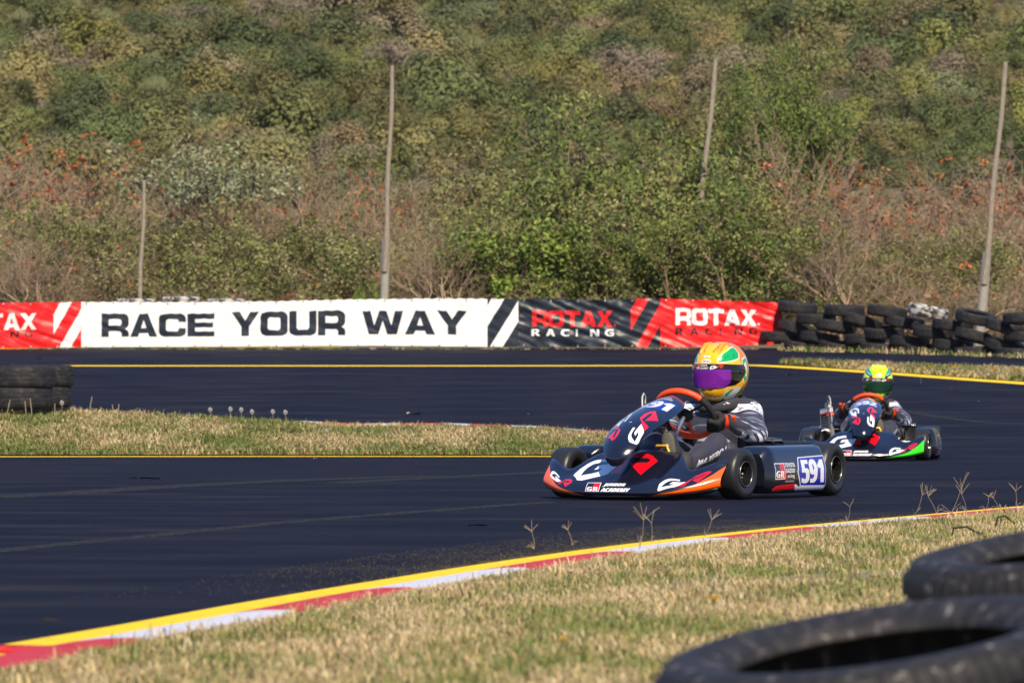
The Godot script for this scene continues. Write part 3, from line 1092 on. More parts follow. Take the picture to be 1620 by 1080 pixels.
func make_kart(called_label: String, number: String, accent: Color, at: Vector3, turn: float, steer: float) -> Node3D:
	var k := thing("racing_kart", called_label, "kart", at, turn, "racing karts on the track")
	var nose := Collector.new()
	nose.grid(func(u, v): return nose_point(u, 1.0 - v), 80, 26)
	obj("front_fairing", nose.mesh(), painted(nose_image(accent), .22, 1.0), k)
	var inner := Collector.new()
	inner.grid(func(u, v):
		var a := absf(u * 2.0 - 1.0)
		return nose_point(u, 1.0 - v, .05 * (1.0 - pow(a, 8.0)) * smoothstep(0.0, .06, v) * (1.0 if v > .06 else v / .06)), 60, 14)
	obj("fairing_inside", inner.mesh(), mats.black_plastic, k)
	rod(k, "fairing_lip", [nose_point(.02, 0) , nose_point(.12, 0), nose_point(.25, 0), nose_point(.4, 0), nose_point(.5, 0), nose_point(.6, 0), nose_point(.75, 0), nose_point(.88, 0), nose_point(.98, 0)], .006, mats.black_plastic)
	var panel := Collector.new()
	panel.grid(func(u, v): return panel_point(u, 1.0 - v), 30, 60)
	obj("front_panel", panel.mesh(), painted(panel_image(number), .16, 1.0), k)
	var pback := Collector.new()
	pback.grid(func(u, v): return panel_point(u, 1.0 - v, .012 * (1.0 - pow(absf(u * 2 - 1), 6.0)) * smoothstep(0.0, .05, v) * smoothstep(1.0, .95, v)), 24, 40)
	obj("panel_back", pback.mesh(), mats.black_plastic, k)
	for s in [1, -1]:
		var pod := Collector.new()
		pod.grid(func(u, v):
			var p := pod_point(u, v)
			return Vector3(p.x * s, p.y, p.z), 40, 30, true)
		for q in pod.v.size():
			var p := pod.v[q]
			pod.t[q] = Vector2((.345 - p.z) / .73 if s > 0 else (p.z + .385) / .73, (.269 - p.y) / .244)
		for e in [0.0, 1.0]:                # close both ends
			var c0 := pod.vert(Vector3(.49 * s, .147, lerpf(.345, -.385, e)), Vector2(.01, .1))
			var ring := []
			for m in 41:
				var p := pod_point(m / 40.0, e)
				ring.append(pod.vert(Vector3(p.x * s, p.y, p.z), Vector2(.01, .1)))
			for m in 40:
				pod.tri(c0, ring[m], ring[m + 1])
		obj("side_pod", pod.mesh(), painted(pod_image(number, accent), .25, 1.0), k)
	kart_wheel(k, Vector3(.475, .13, .525), .13, .125, 1)
	kart_wheel(k, Vector3(-.475, .13, .525), .13, .125, -1)
	kart_wheel(k, Vector3(.487, .139, -.525), .139, .155, 1)
	kart_wheel(k, Vector3(-.487, .139, -.525), .139, .155, -1)
	k.get_child(k.get_child_count() - 4).rotation.y = steer
	k.get_child(k.get_child_count() - 3).rotation.y = steer
	# frame
	var steel: Material = mats.frame
	rod(k, "axle", [Vector3(-.5, .139, -.525), Vector3(.5, .139, -.525)], .02, mats.steel, 12)
	for s in [1, -1]:
		rod(k, "frame_rail", [Vector3(.12 * s, .06, .66), Vector3(.2 * s, .055, .42), Vector3(.3 * s, .055, .2), Vector3(.3 * s, .055, -.2), Vector3(.24 * s, .06, -.45), Vector3(.24 * s, .07, -.62)], .015, steel)
		rod(k, "stub_axle", [Vector3(.3 * s, .10, .5), Vector3(.44 * s, .13, .525)], .013, mats.steel)
		rod(k, "tie_rod", [Vector3(.03 * s, .12, .36), Vector3(.36 * s, .12, .46)], .007, mats.steel)
		rod(k, "front_bumper_bar", [Vector3(.14 * s, .07, .6), Vector3(.14 * s, .075, .82)], .01, steel)
		rod(k, "pod_bar", [Vector3(.28 * s, .07, .18 - .36 * float(s < 0)), Vector3(.45 * s, .08, .2 - .36 * float(s < 0))], .01, mats.steel)
		# pedals
		rod(k, "pedal", [Vector3(.15 * s, .06, .56), Vector3(.15 * s, .2, .60), Vector3(.12 * s, .27, .60), Vector3(.06 * s, .27, .60)], .008, mats.gold if s > 0 else mats.steel)
	rod(k, "cross_tube", [Vector3(-.3, .06, .45), Vector3(.3, .06, .45)], .015, steel)
	rod(k, "cross_tube", [Vector3(-.3, .06, -.1), Vector3(.3, .06, -.1)], .015, steel)
	block(k, "floor_tray", Vector3(0, .036, .35), Vector3(.5, .006, .62), mats.alloy, .002)
	rod(k, "steering_column", [WHEEL_C - WHEEL_N * .03, Vector3(0, .16, .42)], .011, mats.steel)
	rod(k, "panel_bracket", [Vector3(0, .30, .26), Vector3(0, .46, .42)], .012, mats.black_plastic)
	# steering wheel: padded ring with dark grips
	var sw := Node3D.new()
	sw.name = "steering_wheel"
	k.add_child(sw)
	for seg in [[-2.65, -.62, "lower_rim", mats.orange], [.72, 2.42, "upper_rim", mats.orange], [-.62, .72, "grip", mats.suede], [2.42, 3.63, "grip", mats.suede]]:
		var path := []
		for q in 15:
			path.append(ring_point(lerpf(seg[0], seg[1], q / 14.0)))
		rod(sw, seg[2], path, .0175, seg[3], 12)
	for a in [.5, 2.6, -PI / 2]:
		rod(sw, "spoke", [WHEEL_C - WHEEL_N * .012, ring_point(a, .15)], .008, mats.orange if a < 0 else mats.black_plastic)
	var hub := Collector.new()
	hub.lathe([Vector2(-.02, .001), Vector2(-.02, .04), Vector2(-.005, .045), Vector2(.004, .03), Vector2(.005, .001)], 20, Transform3D(Basis(Quaternion(Vector3.RIGHT, WHEEL_N)), WHEEL_C))
	obj("hub", hub.mesh(), mats.black_plastic, sw)
	# seat
	var seat := Collector.new()
	var seat_f := func(u, v, grow):
		var a: float = lerpf(-1.35, 1.35, u)
		var s: float = v
		var z: float = lerpf(-.02, -.43, minf(s * 1.7, 1.0)) - .06 * maxf(0, s - .58)
		var y: float = .065 + .02 * s + maxf(0.0, s - .45) * .62
		var wid: float = lerpf(.17, .205, s) + grow
		var side: float = sin(a) * wid
		var lift: float = (1.0 - cos(a)) * lerpf(.12, .14, s) * (1.0 if s < .7 else 1.0)
		return Vector3(side, y + lift * (1.0 - smoothstep(.5, 1.0, s)), z + lift * 1.15 * smoothstep(.35, .9, s) - grow)
	seat.grid(func(u, v): return seat_f.call(u, v, 0.0), 28, 24)
	obj("seat", seat.mesh(), mats.fibre, k)
	var shell := Collector.new()
	shell.grid(func(u, v): return seat_f.call(u, v, .007), 28, 24)
	obj("seat_back", shell.mesh(), mats.fibre, k)
	rod(k, "seat_stay", [Vector3(.2, .34, -.36), Vector3(.26, .17, -.5), Vector3(.25, .11, -.56)], .008, mats.steel)
	rod(k, "seat_stay", [Vector3(-.2, .34, -.36), Vector3(-.26, .17, -.5), Vector3(-.25, .11, -.56)], .008, mats.steel)
	# rear bumper: a thick plastic beam with rounded ends
	var rb := Collector.new()
	rb.tube([Vector3(-.44, .205, -.67), Vector3(-.43, .21, -.72), Vector3(-.36, .215, -.75), Vector3(0, .215, -.76), Vector3(.36, .215, -.75), Vector3(.43, .21, -.72), Vector3(.44, .205, -.67)], [.05, .062, .068, .068, .068, .062, .05], 16)
	obj("rear_bumper", rb.mesh(), mats.black_plastic, k)
	# brake, battery, engine side
	var disc := Collector.new()
	disc.lathe([Vector2(-.004, .03), Vector2(-.004, .09), Vector2(.004, .09), Vector2(.004, .03), Vector2(-.004, .03)], 32, Transform3D(Basis(), Vector3(.2, .139, -.525)))
	obj("brake_disc", disc.mesh(), mats.steel, k)
	block(k, "brake_caliper", Vector3(.2, .20, -.48), Vector3(.06, .06, .1), mats.alloy, .01)
	block(k, "battery_box", Vector3(.33, .22, -.2), Vector3(.1, .13, .14), mats.black_plastic, .01)
	block(k, "battery_lid", Vector3(.33, .295, -.2), Vector3(.09, .02, .1), mats.alloy, .005)
	block(k, "engine_block", Vector3(-.30, .16, -.24), Vector3(.16, .16, .2), mats.alloy, .02)
	var cyl := Collector.new()
	for q in 6:
		cyl.lathe([Vector2(.09 + q * .018, .03), Vector2(.09 + q * .018, .062), Vector2(.1 + q * .018, .062), Vector2(.1 + q * .018, .03)], 20, Transform3D(Basis(Vector3(0, 0, 1), PI / 2), Vector3(-.30, .15, -.22)))
	obj("cylinder_fins", cyl.mesh(), mats.alloy, k)
	rod(k, "exhaust_pipe", [Vector3(-.30, .2, -.13), Vector3(-.36, .24, -.05), Vector3(-.43, .25, -.12), Vector3(-.44, .26, -.3), Vector3(-.40, .27, -.58)], .022, mats.steel, 12)
	var sil := Collector.new()
	sil.tube([Vector3(-.41, .27, -.5), Vector3(-.40, .27, -.52), Vector3(-.40, .27, -.68), Vector3(-.40, .27, -.70)], [.03, .045, .045, .03], 16)
	obj("silencer", sil.mesh(), mats.alloy, k)
	# radiator with fins on the driver's right
	var rad := Node3D.new()
	rad.name = "radiator"
	k.add_child(rad)
	rad.position = Vector3(-.375, .29, -.16)
	rad.rotation = Vector3(-.12, .5, 0)
	block(rad, "core", Vector3(0, -.04, 0), Vector3(.02, .25, .15), mats.frame, .003)
	for q in 11:
		block(rad, "fin", Vector3(0, -.15 + q * .022, 0), Vector3(.036, .006, .15), mats.alloy, .001)
	for q in [-1, 1]:
		block(rad, "tank", Vector3(0, -.04, q * .085), Vector3(.04, .27, .022), mats.alloy, .004)
	block(rad, "header", Vector3(0, .12, 0), Vector3(.05, .05, .17), mats.sticker, .006)
	block(rad, "sticker_band", Vector3(.0, .095, 0), Vector3(.053, .014, .172), mats.orange_red, .002)
	block(rad, "filler_cap", Vector3(0, .165, .03), Vector3(.04, .045, .04), mats.alloy, .008)
	rod(rad, "overflow_hose", [Vector3(0, .18, .03), Vector3(0, .225, .03), Vector3(-.01, .235, .08), Vector3(-.02, .21, .13), Vector3(-.02, .12, .14), Vector3(-.01, .02, .12)], .005, mats.hose)
	rod(k, "coolant_hose", [Vector3(-.37, .37, -.1), Vector3(-.30, .38, -.08), Vector3(-.27, .31, -.16)], .013, mats.orange_red)
	rod(k, "intake_tube", [Vector3(-.28, .2, -.34), Vector3(-.25, .3, -.42), Vector3(-.27, .36, -.32)], .03, mats.black_plastic, 12)
	return k

# ------------------------------------------------------------------ drivers (built in kart axes)
func helmet_point(az: float, el: float, grow := 0.0) -> Vector3:
	var c := cos(el)
	var d := Vector3(sin(az) * c, sin(el), cos(az) * c)
	var e := Vector3(.130, .158, .163) + Vector3.ONE * grow
	# squarish ellipsoid
	var q := Vector3(absf(d.x / e.x), absf(d.y / e.y), absf(d.z / e.z))
	var r := pow(pow(q.x, 2.3) + pow(q.y, 2.3) + pow(q.z, 2.3), -1.0 / 2.3)
	var p := d * r
	var low := smoothstep(-.02, -.12, p.y)
	if p.z > 0:
		p.z += low * .020 * cos(az) * smoothstep(0.0, .08, p.z)      # chin bar
		p.x *= 1.0 - low * .12 * smoothstep(0.0, .1, p.z)
	else:
		p.z *= 1.0 - low * .12
	p.y = maxf(p.y, -.148)
	return p

func helmet_image(style: int) -> Image:
	var w := 1024
	var h := 512
	var im: Image
	var P := func(list):                  # degrees: azimuth (driver's left positive), elevation
		var r := []
		for q in range(0, list.size(), 2):
			r.append(Vector2(list[q] / 360.0 + .5, .5 - list[q + 1] / 180.0))
		return r
	var M := func(list):
		var r = list.duplicate()
		for q in range(0, r.size(), 2): r[q] = -r[q]
		return r
	var black := Color(.05, .05, .06)
	if style == 0:
		var base := Color(1.0, .74, .02)
		var amber := Color(.98, .52, .02)
		var green := Color(.05, .66, .36)
		var edge := Color(.93, .86, .72)
		im = blank(w, h, base)
		for f in [func(l): return l, M]:
			poly(im, P.call(f.call([95, 90, 180, 90, 180, -90, 120, -90, 95, -20, 88, 20, 60, 62])), amber)
			poly(im, P.call(f.call([22, 26, 36, 42, 62, 56, 84, 62, 92, 44, 84, 30, 60, 24, 40, 20, 24, 19])), edge)
			poly(im, P.call(f.call([25, 26, 38, 40, 62, 53, 82, 58, 88, 44, 80, 32, 60, 27, 40, 23, 26, 21])), green)
			poly(im, P.call(f.call([92, 30, 120, 34, 126, -8, 100, -28, 88, -14])), edge)
			poly(im, P.call(f.call([95, 27, 117, 30, 122, -8, 102, -24, 92, -12])), green)
			poly(im, P.call(f.call([102, 20, 110, 22, 116, 6, 112, -12, 103, -10, 101, -4, 108, -4, 108, 4, 101, 6, 99, 14])), Color(.95, .9, .8))
			poly(im, P.call(f.call([22, -70, 46, -38, 60, -31, 78, -31, 66, -44, 50, -70])), edge)
			poly(im, P.call(f.call([25, -70, 48, -41, 60, -34, 66, -35, 46, -55, 40, -70])), green)
			poly(im, P.call(f.call([42, -70, 62, -45, 76, -33, 92, -32, 80, -48, 70, -70])), Color(.9, .9, .92))
			poly(im, P.call(f.call([72, -70, 82, -48, 94, -33, 108, -30, 100, -50, 90, -70])), green)
			poly(im, P.call(f.call([6, -48, 16, -42, 30, -38, 18, -46, 8, -56])), edge)
			poly(im, P.call(f.call([4, -29.5, 15, -28.5, 15, -31, 4, -32])), Color(.35, .15, .02))
			poly(im, P.call(f.call([10, 42, 22, 62, 26, 60, 14, 40])), Color(.85, .45, .02))
		# black curls printed on the green
		rng.seed = 5
		for q in 420:
			var x := rng.randi_range(0, w - 1)
			var y := rng.randi_range(0, h - 1)
			if im.get_pixel(x, y).is_equal_approx(im.get_pixel(clampi(x + 7, 0, w - 1), y)) and im.get_pixel(x, y).g > .6 and im.get_pixel(x, y).r < .1:
				var a := rng.randf() * TAU
				for s in 9:
					var px := int(x + cos(a + s * .35) * s * 1.2)
					var py := int(y + sin(a + s * .35) * s * 1.2)
					if px > 0 and py > 0 and px < w - 2 and py < h - 2 and im.get_pixel(px, py).r < .1:
						im.fill_rect(Rect2i(px, py, 2, 2), Color(.02, .12, .07))
		poly(im, P.call([-9, 34, 9, 34, 7, 30, 0, 33, -7, 30]), Color(.97, .97, .97))
		var oval := []
		for q in 24: oval.append_array([cos(TAU * q / 24) * 11.0, 23.5 + sin(TAU * q / 24) * 4.2])
		poly(im, P.call(oval), Color(.95, .9, .88))
		word(im, "Arai", Vector2(-7.5 / 360 + .5, .5 - 21.5 / 180), Vector2(15.0 / 360, 0), Vector2(0, -4.0 / 180), Color(.15, .05, .15))
	else:
		var lime := Color(.86, .98, .03)
		var teal := Color(.05, .68, .45)
		im = blank(w, h, lime)
		for f in [func(l): return l, M]:
			poly(im, P.call(f.call([18, 24, 30, 38, 60, 58, 110, 60, 110, 46, 70, 42, 40, 26, 30, 20])), teal)
			poly(im, P.call(f.call([18, 20, 34, 30, 60, 42, 90, 46, 90, 38, 60, 34, 36, 24, 26, 17])), Color(.03, .05, .16))
			poly(im, P.call(f.call([26, 26, 40, 33, 60, 40, 60, 38, 40, 31, 27, 24.5])), Color(.92, .95, .95))
			poly(im, P.call(f.call([60, 14, 130, 30, 130, -10, 80, -30])), teal)
			poly(im, P.call(f.call([20, -60, 24, -30, 40, -28, 70, -30, 52, -40, 34, -54])), Color(.04, .06, .1))
			poly(im, P.call(f.call([30, -64, 44, -48, 66, -36, 84, -34, 64, -46, 44, -64])), Color(.8, .84, .86))
			poly(im, P.call(f.call([3, -30.5, 13, -29.5, 13, -31.5, 3, -32.5])), Color(.3, .34, .03))
		for r in [[-9, 9, 20.5, 30.0], [-9, 9, -43.0, -36.0]]:
			poly(im, P.call([r[0], r[2], r[1], r[2], r[1], r[3], r[0], r[3]]), Color(.86, .9, .62))
			word(im, "Arai", Vector2(-7.0 / 360 + .5, .5 - (r[2] + 1.5) / 180), Vector2(14.0 / 360, 0), Vector2(0, -4.5 / 180), Color(.25, .3, .62))
	# dark surround of the eye port, over the cheeks to the pivots
	poly(im, P.call([-104, 10, -96, 17, -60, 18, 0, 18.5, 60, 18, 96, 17, 104, 10, 100, -6, 84, -20, 66, -27, 0, -27.5, -66, -27, -84, -20, -100, -6]), black)
	for s in [-1, 1]:
		poly(im, P.call([s * 86, 8, s * 90, 8, s * 90, 4, s * 86, 4]), Color(.8, .8, .82))
		poly(im, P.call([s * 74, 5, s * 77, 5, s * 77, 2, s * 74, 2]), Color(.7, .7, .72))
	return im

func strip_image() -> Image:
	var im := blank(1024, 96, Color(.06, .06, .08))
	badge(im, Vector2(.385, .12), Vector2(.045, 0), Vector2(0, .76), Color(.06, .06, .08))
	word(im, "JUNIOR", Vector2(.44, .45), Vector2(.085, 0), Vector2(.004, -.33), Color.WHITE)
	word(im, "ACADEMY", Vector2(.44, .88), Vector2(.1, 0), Vector2(.004, -.33), Color.WHITE)
	gr_logo(im, Vector2(.56, .06), Vector2(.15, 0), Vector2(0, .9))
	gr_logo(im, Vector2(.26, .06), Vector2(.11, 0), Vector2(0, .9))
	return im

func suit_image() -> Image:
	# seen from the side: x of the image = z from -.6 to .7, y of the image = height from .75 down to 0
	var base := Color(.17, .175, .245)
	var im := blank(1024, 592, base)
	var S := func(list):
		var r := []
		for q in range(0, list.size(), 2):
			r.append(Vector2((list[q] + .6) / 1.3, (.75 - list[q + 1]) / .75))
		return r
	rng.seed = 11
	var white := Color(.86, .87, .93)
	var grey := Color(.36, .4, .5)
	# shoulder patch with dots
	poly(im, S.call([-.40, .47, -.27, .49, -.2, .46, -.24, .42, -.3, .43, -.38, .39]), white)
	for q in 160:
		var z := rng.randf_range(-.42, -.22)
		var y := rng.randf_range(.36, .5)
		var r := rng.randf_range(.003, .007)
		poly(im, S.call([z - r, y, z, y + r, z + r, y, z, y - r]), base if rng.randf() < .5 else white)
	# flame like slashes on the forearm and sleeve
	for q in 9:
		var z := -.2 + q * .03
		poly(im, S.call([z, .285, z + .022, .285, z + .06, .345, z + .045, .34]), white if q % 2 else Color(.7, .73, .85))
	for q in 60:
		var z := rng.randf_range(-.3, .05)
		var y := rng.randf_range(.3, .46)
		poly(im, S.call([z, y, z + .03, y + .008, z + .05, y + .026, z + .02, y + .014]), grey if q % 3 else Color(.55, .6, .72))
	# trouser leg: light stripe near the ankle and a name along the shin
	poly(im, S.call([.36, .06, .395, .08, .36, .2, .335, .18]), white)
	word(im, "M.YFRO J.", Vector2((.355 + .6) / 1.3, (.75 - .155) / .75), Vector2(-.215 / 1.3, -.075 / .75), Vector2(-.012 / 1.3, -.042 / .75), white, .008)
	poly(im, S.call([-.1, .2, -.02, .23, -.06, .29, -.14, .25]), Color(.2, .21, .28))
	poly(im, S.call([-.28, .06, -.2, .06, -.22, .24, -.30, .24]), white)
	for q in 300:
		var z := rng.randf_range(-.33, -.18)
		var y := rng.randf_range(.05, .26)
		poly(im, S.call([z, y, z + .004, y, z + .004, y + .004, z, y + .004]), base)
	return im

var suit_mesh: ArrayMesh
var boot_meshes := []
var glove_meshes := []
var trim_meshes := []

func make_driver_meshes() -> void:
	var V := func(x, y, z): return Vector3(x, y, z)
	var b := []
	b.append([V.call(0, .16, -.27), V.call(0, .30, -.31), .125, .115])
	b.append([V.call(.05, .16, -.25), V.call(-.05, .16, -.25), .11, .11])
	b.append([V.call(0, .30, -.31), V.call(0, .42, -.31), .125, .11])
	b.append([V.call(-.13, .43, -.31), V.call(.13, .43, -.31), .075, .075])
	b.append([V.call(-.06, .35, -.27), V.call(.06, .35, -.27), .09, .09])
	b.append([V.call(0, .44, -.31), V.call(0, .55, -.305), .062, .055])
	for s in [1, -1]:
		var g := ring_point(-.4 if s > 0 else PI + .1)
		var rad := (g - WHEEL_C).normalized()
		var wrist: Vector3 = g + rad * .055 + WHEEL_N * .045
		var sh: Vector3 = V.call(.165 * s, .43, -.3)
		var el: Vector3 = V.call(.285 * s, .325, -.12)
		b.append([sh, el, .068, .052])
		b.append([el, el.lerp(wrist, .5), .053, .047])
		b.append([el.lerp(wrist, .5), wrist, .047, .034])
		var knee: Vector3 = V.call(.175 * s, .262, .13)
		var ank: Vector3 = V.call(.13 * s, .165, .43)
		b.append([V.call(.085 * s, .15, -.24), knee, .078, .055])
		b.append([knee, knee.lerp(ank, .45), .054, .05])
		b.append([knee.lerp(ank, .45), ank, .05, .04])
		# folds of loose cloth
		b.append([el.lerp(sh, .3) + V.call(.02 * s, .0, .03), el.lerp(sh, .55) + V.call(.01 * s, .01, .04), .03, .03])
		b.append([knee + V.call(0, .03, .0), knee + V.call(.02 * s, -.02, .04), .034, .034])
		b.append([knee.lerp(ank, .3) + V.call(.02 * s, 0, 0), knee.lerp(ank, .6) + V.call(.02 * s, .01, 0), .034, .03])
		b.append([V.call(.09 * s, .20, -.08), V.call(.14 * s, .25, -.0), .06, .055])
	suit_mesh = bones_mesh(b, .0115, 75.0)
	for s in [1, -1]:
		var ank: Vector3 = V.call(.13 * s, .165, .43)
		boot_meshes.append(bones_mesh([[ank + V.call(0, .03, -.02), ank, .045, .045], [ank, V.call(.122 * s, .135, .49), .042, .038], [V.call(.122 * s, .135, .49), V.call(.118 * s, .24, .525), .036, .038], [V.call(.118 * s, .24, .525), V.call(.115 * s, .315, .545), .038, .03], [V.call(.105 * s, .24, .525), V.call(.105 * s, .31, .545), .03, .026]], .008, 110.0))
		var g := ring_point(-.4 if s > 0 else PI + .1)
		var R := (g - WHEEL_C).normalized()
		var N := WHEEL_N
		var T = N.cross(R).normalized() * s           # towards the top of the wheel
		if T.dot(WHEEL_UP) < 0: T = -T
		var h := [[g + R * .055 + N * .045, g + R * .035 + N * .034, .032, .033]]
		for q in 4:
			var o: Vector3 = T * (-.03 + .02 * q)
			var l: float = [.85, 1.0, 1.05, .95][q]
			h.append([g + R * .045 + N * .036 + o * .5, g + R * .040 + N * .012 + o, .02, .0145])
			h.append([g + R * .040 + N * .012 + o, g + R * .026 * l - N * .024 + o, .0142, .012])
			h.append([g + R * .026 * l - N * .024 + o, g - R * .014 * l - N * .027 + o, .012, .0108])
			h.append([g - R * .014 * l - N * .027 + o, g - R * .026 * l - N * .006 + o, .0108, .0098])
		h.append([g + R * .04 + N * .034 + T * .012, g + R * .012 + N * .03 + T * .04, .018, .014])
		h.append([g + R * .012 + N * .03 + T * .04, g - R * .014 + N * .022 + T * .048, .0135, .0115])
		glove_meshes.append(bones_mesh(h, .005, 190.0))
		var trim := Collector.new()
		trim.tube([g + R * .066 + N * .025 - T * .04, g + R * .066 + N * .012 - T * .015, g + R * .064 + N * .014 + T * .02, g + R * .05 + N * .034 + T * .048], [.008, .013, .013, .008], 8)
		trim.tube([g + R * .086 + N * .055 - T * .03, g + R * .094 + N * .05 + T * .0, g + R * .086 + N * .055 + T * .03], [.012, .014, .012], 8)
		trim_meshes.append(trim.mesh())

func make_driver(label: String, style: int, kart: Node3D, look: Vector3, lean := 0.0) -> Node3D:
	var p := thing("person", label, "person", kart.position, kart.rotation.y, "kart drivers")
	var sm := painted(mats.suit_img, .75)
	sm.uv1_scale = Vector3(1 / 1.3, -1 / .75, 1)
	sm.uv1_offset = Vector3(.6 / 1.3, 1.0, 0)
	sm.rim_enabled = true
	sm.rim = .25
	obj("suit", suit_mesh, sm, p)
	for q in 2:
		var bt := obj("boot", boot_meshes[q], mats.boot, p)
		var sole := Collector.new()
		var s := 1 if q == 0 else -1
		sole.tube([Vector3(.122 * s, .128, .526), Vector3(.12 * s, .15, .534), Vector3(.117 * s, .23, .560), Vector3(.115 * s, .31, .574), Vector3(.115 * s, .338, .572)], [.018, .032, .036, .036, .018], 14)
		for k in sole.v.size():
			var c := sole.v[k]
			var mid := .526 + (c.y - .128) * .24
			sole.v[k] = Vector3(c.x, c.y, mid + (c.z - mid) * .3 + .008)
		obj("sole", sole.mesh(), mats.sole, bt)
		var mark := Collector.new()
		mark.lathe([Vector2(-.002, .006), Vector2(.003, .006), Vector2(.003, .010), Vector2(-.002, .010)], 14, Transform3D(Basis(Vector3.UP, -PI / 2).rotated(Vector3.RIGHT, -.23), Vector3(.117 * s, .27, .592)))
		obj("sole_emblem", mark.mesh(), mats.pale_print, bt)
		var gl := obj("glove", glove_meshes[q], mats.glove, p)
		obj("glove_trim", trim_meshes[q], mats.orange, gl)
	# collar and neck brace
	var br := Collector.new()
	var path := []
	for q in 25:
		var a := TAU * q / 24
		path.append(Vector3(lean * .6 + sin(a) * .118, .482 - .03 * cos(a), -.30 + cos(a) * .125))
	var rr := []
	for q in 25: rr.append(.019)
	br.tube(path, rr, 12, false)
	obj("neck_brace", br.mesh(), mats.suede, p)
	# helmet
	var hm := Node3D.new()
	hm.name = "helmet"
	p.add_child(hm)
	hm.position = Vector3(lean, .645, -.30)
	hm.rotation = look
	var sh := Collector.new()
	sh.grid(func(u, v): return helmet_point((u - .5) * TAU, (.5 - v) * PI), 96, 48, true)
	obj("shell", sh.mesh(), painted(helmet_image(style), .2, 1.0), hm)
	var D := func(a): return deg_to_rad(a)
	var vs := Collector.new()
	vs.grid(func(u, v):
		var az: float = lerpf(-50, 50, u)
		var edge := 1.0 - pow(absf(u * 2 - 1), 9.0) * .3
		return helmet_point(deg_to_rad(az), deg_to_rad(lerpf(9.5, -25.5, v) * edge - 3.0 * (1 - edge)), .005), 60, 14)
	obj("visor", vs.mesh(), mats.visor_violet if style == 0 else mats.visor_green, hm)
	var sp := Collector.new()
	sp.grid(func(u, v): return helmet_point(deg_to_rad(lerpf(-84, 84, u)), deg_to_rad(lerpf(17.5, 7.5, v) * (1.0 - .35 * pow(absf(u * 2 - 1), 4.0))), .0065), 60, 4)
	obj("visor_strip", sp.mesh(), painted(mats.strip_img, .3, .6), hm)
	for s in [1, -1]:
		var piv := Collector.new()
		var c := helmet_point(deg_to_rad(84.0 * s), deg_to_rad(2.0), .006)
		piv.lathe([Vector2(-.004, .001), Vector2(.003, .012), Vector2(-.002, .016)], 16, Transform3D(Basis(Vector3.UP, 0.0 if s > 0 else PI), c))
		obj("visor_pivot", piv.mesh(), mats.suede, hm)
		# scoops on the crown
		var sc := Collector.new()
		var a0 := helmet_point(deg_to_rad(24.0 * s), deg_to_rad(38.0), .0)
		var a1 := helmet_point(deg_to_rad(36.0 * s), deg_to_rad(60.0), .002)
		var a2 := helmet_point(deg_to_rad(80.0 * s), deg_to_rad(74.0), .0)
		sc.tube([a0, a0.lerp(a1, .3), a1, a1.lerp(a2, .6), a2], [.004, .013, .016, .012, .004], 10)
		obj("air_scoop", sc.mesh(), mats.scoop_amber if style == 0 else mats.scoop_lime, hm)
	return p

func build_karts() -> void:
	var paint := func(r, g, b, rough): 
		var m := plain(r, g, b, rough)
		m.clearcoat_enabled = true
		m.clearcoat = .6
		return m
	mats.slick = plain(.018, .018, .02, .42)
	mats.slick.heightmap_enabled = true
	mats.slick.heightmap_texture = noise_tex(256, .08, [], 7, 2)
	mats.slick.heightmap_scale = .05
	mats.rim = plain(.012, .012, .013, .22, .3)
	mats.black_plastic = plain(.014, .014, .017, .38)
	mats.suede = plain(.018, .018, .02, .85)
	mats.orange = plain(.85, .07, .008, .5)
	mats.orange_red = plain(.75, .03, .02, .4)
	mats.gold = plain(.75, .42, .03, .35, .3)
	mats.alloy = plain(.5, .5, .5, .35, .85)
	mats.frame = plain(.06, .065, .075, .35, .5)
	mats.fibre = plain(.3, .31, .32, .45, .2)
	mats.sticker = plain(.75, .76, .76, .35)
	mats.hose = plain(.45, .45, .42, .3)
	mats.boot = plain(.03, .03, .036, .7)
	mats.sole = plain(.13, .125, .115, .8)
	mats.pale_print = plain(.5, .48, .42, .7)
	mats.glove = plain(.012, .012, .014, .8)
	mats.visor_violet = plain(.28, .03, .52, .08, .5)
	mats.visor_green = plain(.03, .12, .07, .12, .7)
	mats.scoop_amber = paint.call(.9, .3, .005, .3)
	mats.scoop_lime = paint.call(.6, .75, .01, .3)
	mats.suit_img = suit_image()
	mats.strip_img = strip_image()
	make_driver_meshes()
	var k1 := make_kart("dark kart with orange nose tips and number 591, nearer of the two", "591", Color(.97, .38, .02), Vector3(.957, ground(29.485), -29.485), deg_to_rad(-27.5), deg_to_rad(-4.0))
	make_driver("driver in dark suit and yellow and green helmet with violet visor", 0, k1, Vector3(.06, deg_to_rad(-5), 0))
	var k2 := make_kart("dark kart with green nose tips and number 592, following behind", "592", Color(.25, .93, .05), Vector3(3.03, ground(48.1), -48.1), deg_to_rad(-7.6), deg_to_rad(-6.0))
	make_driver("driver in dark suit and lime helmet with dark green visor", 1, k2, Vector3(.06, deg_to_rad(6), -.04), .045)

# ------------------------------------------------------------------ vegetation
func leafy(c := Color(1, 1, 1)) -> StandardMaterial3D:
	var m := StandardMaterial3D.new()
	m.vertex_color_use_as_albedo = true
	m.albedo_color = c
	m.roughness = .6
	m.metallic_specular = .35
	m.backlight_enabled = true
	m.backlight = Color(.35, .35, .3)
	return m

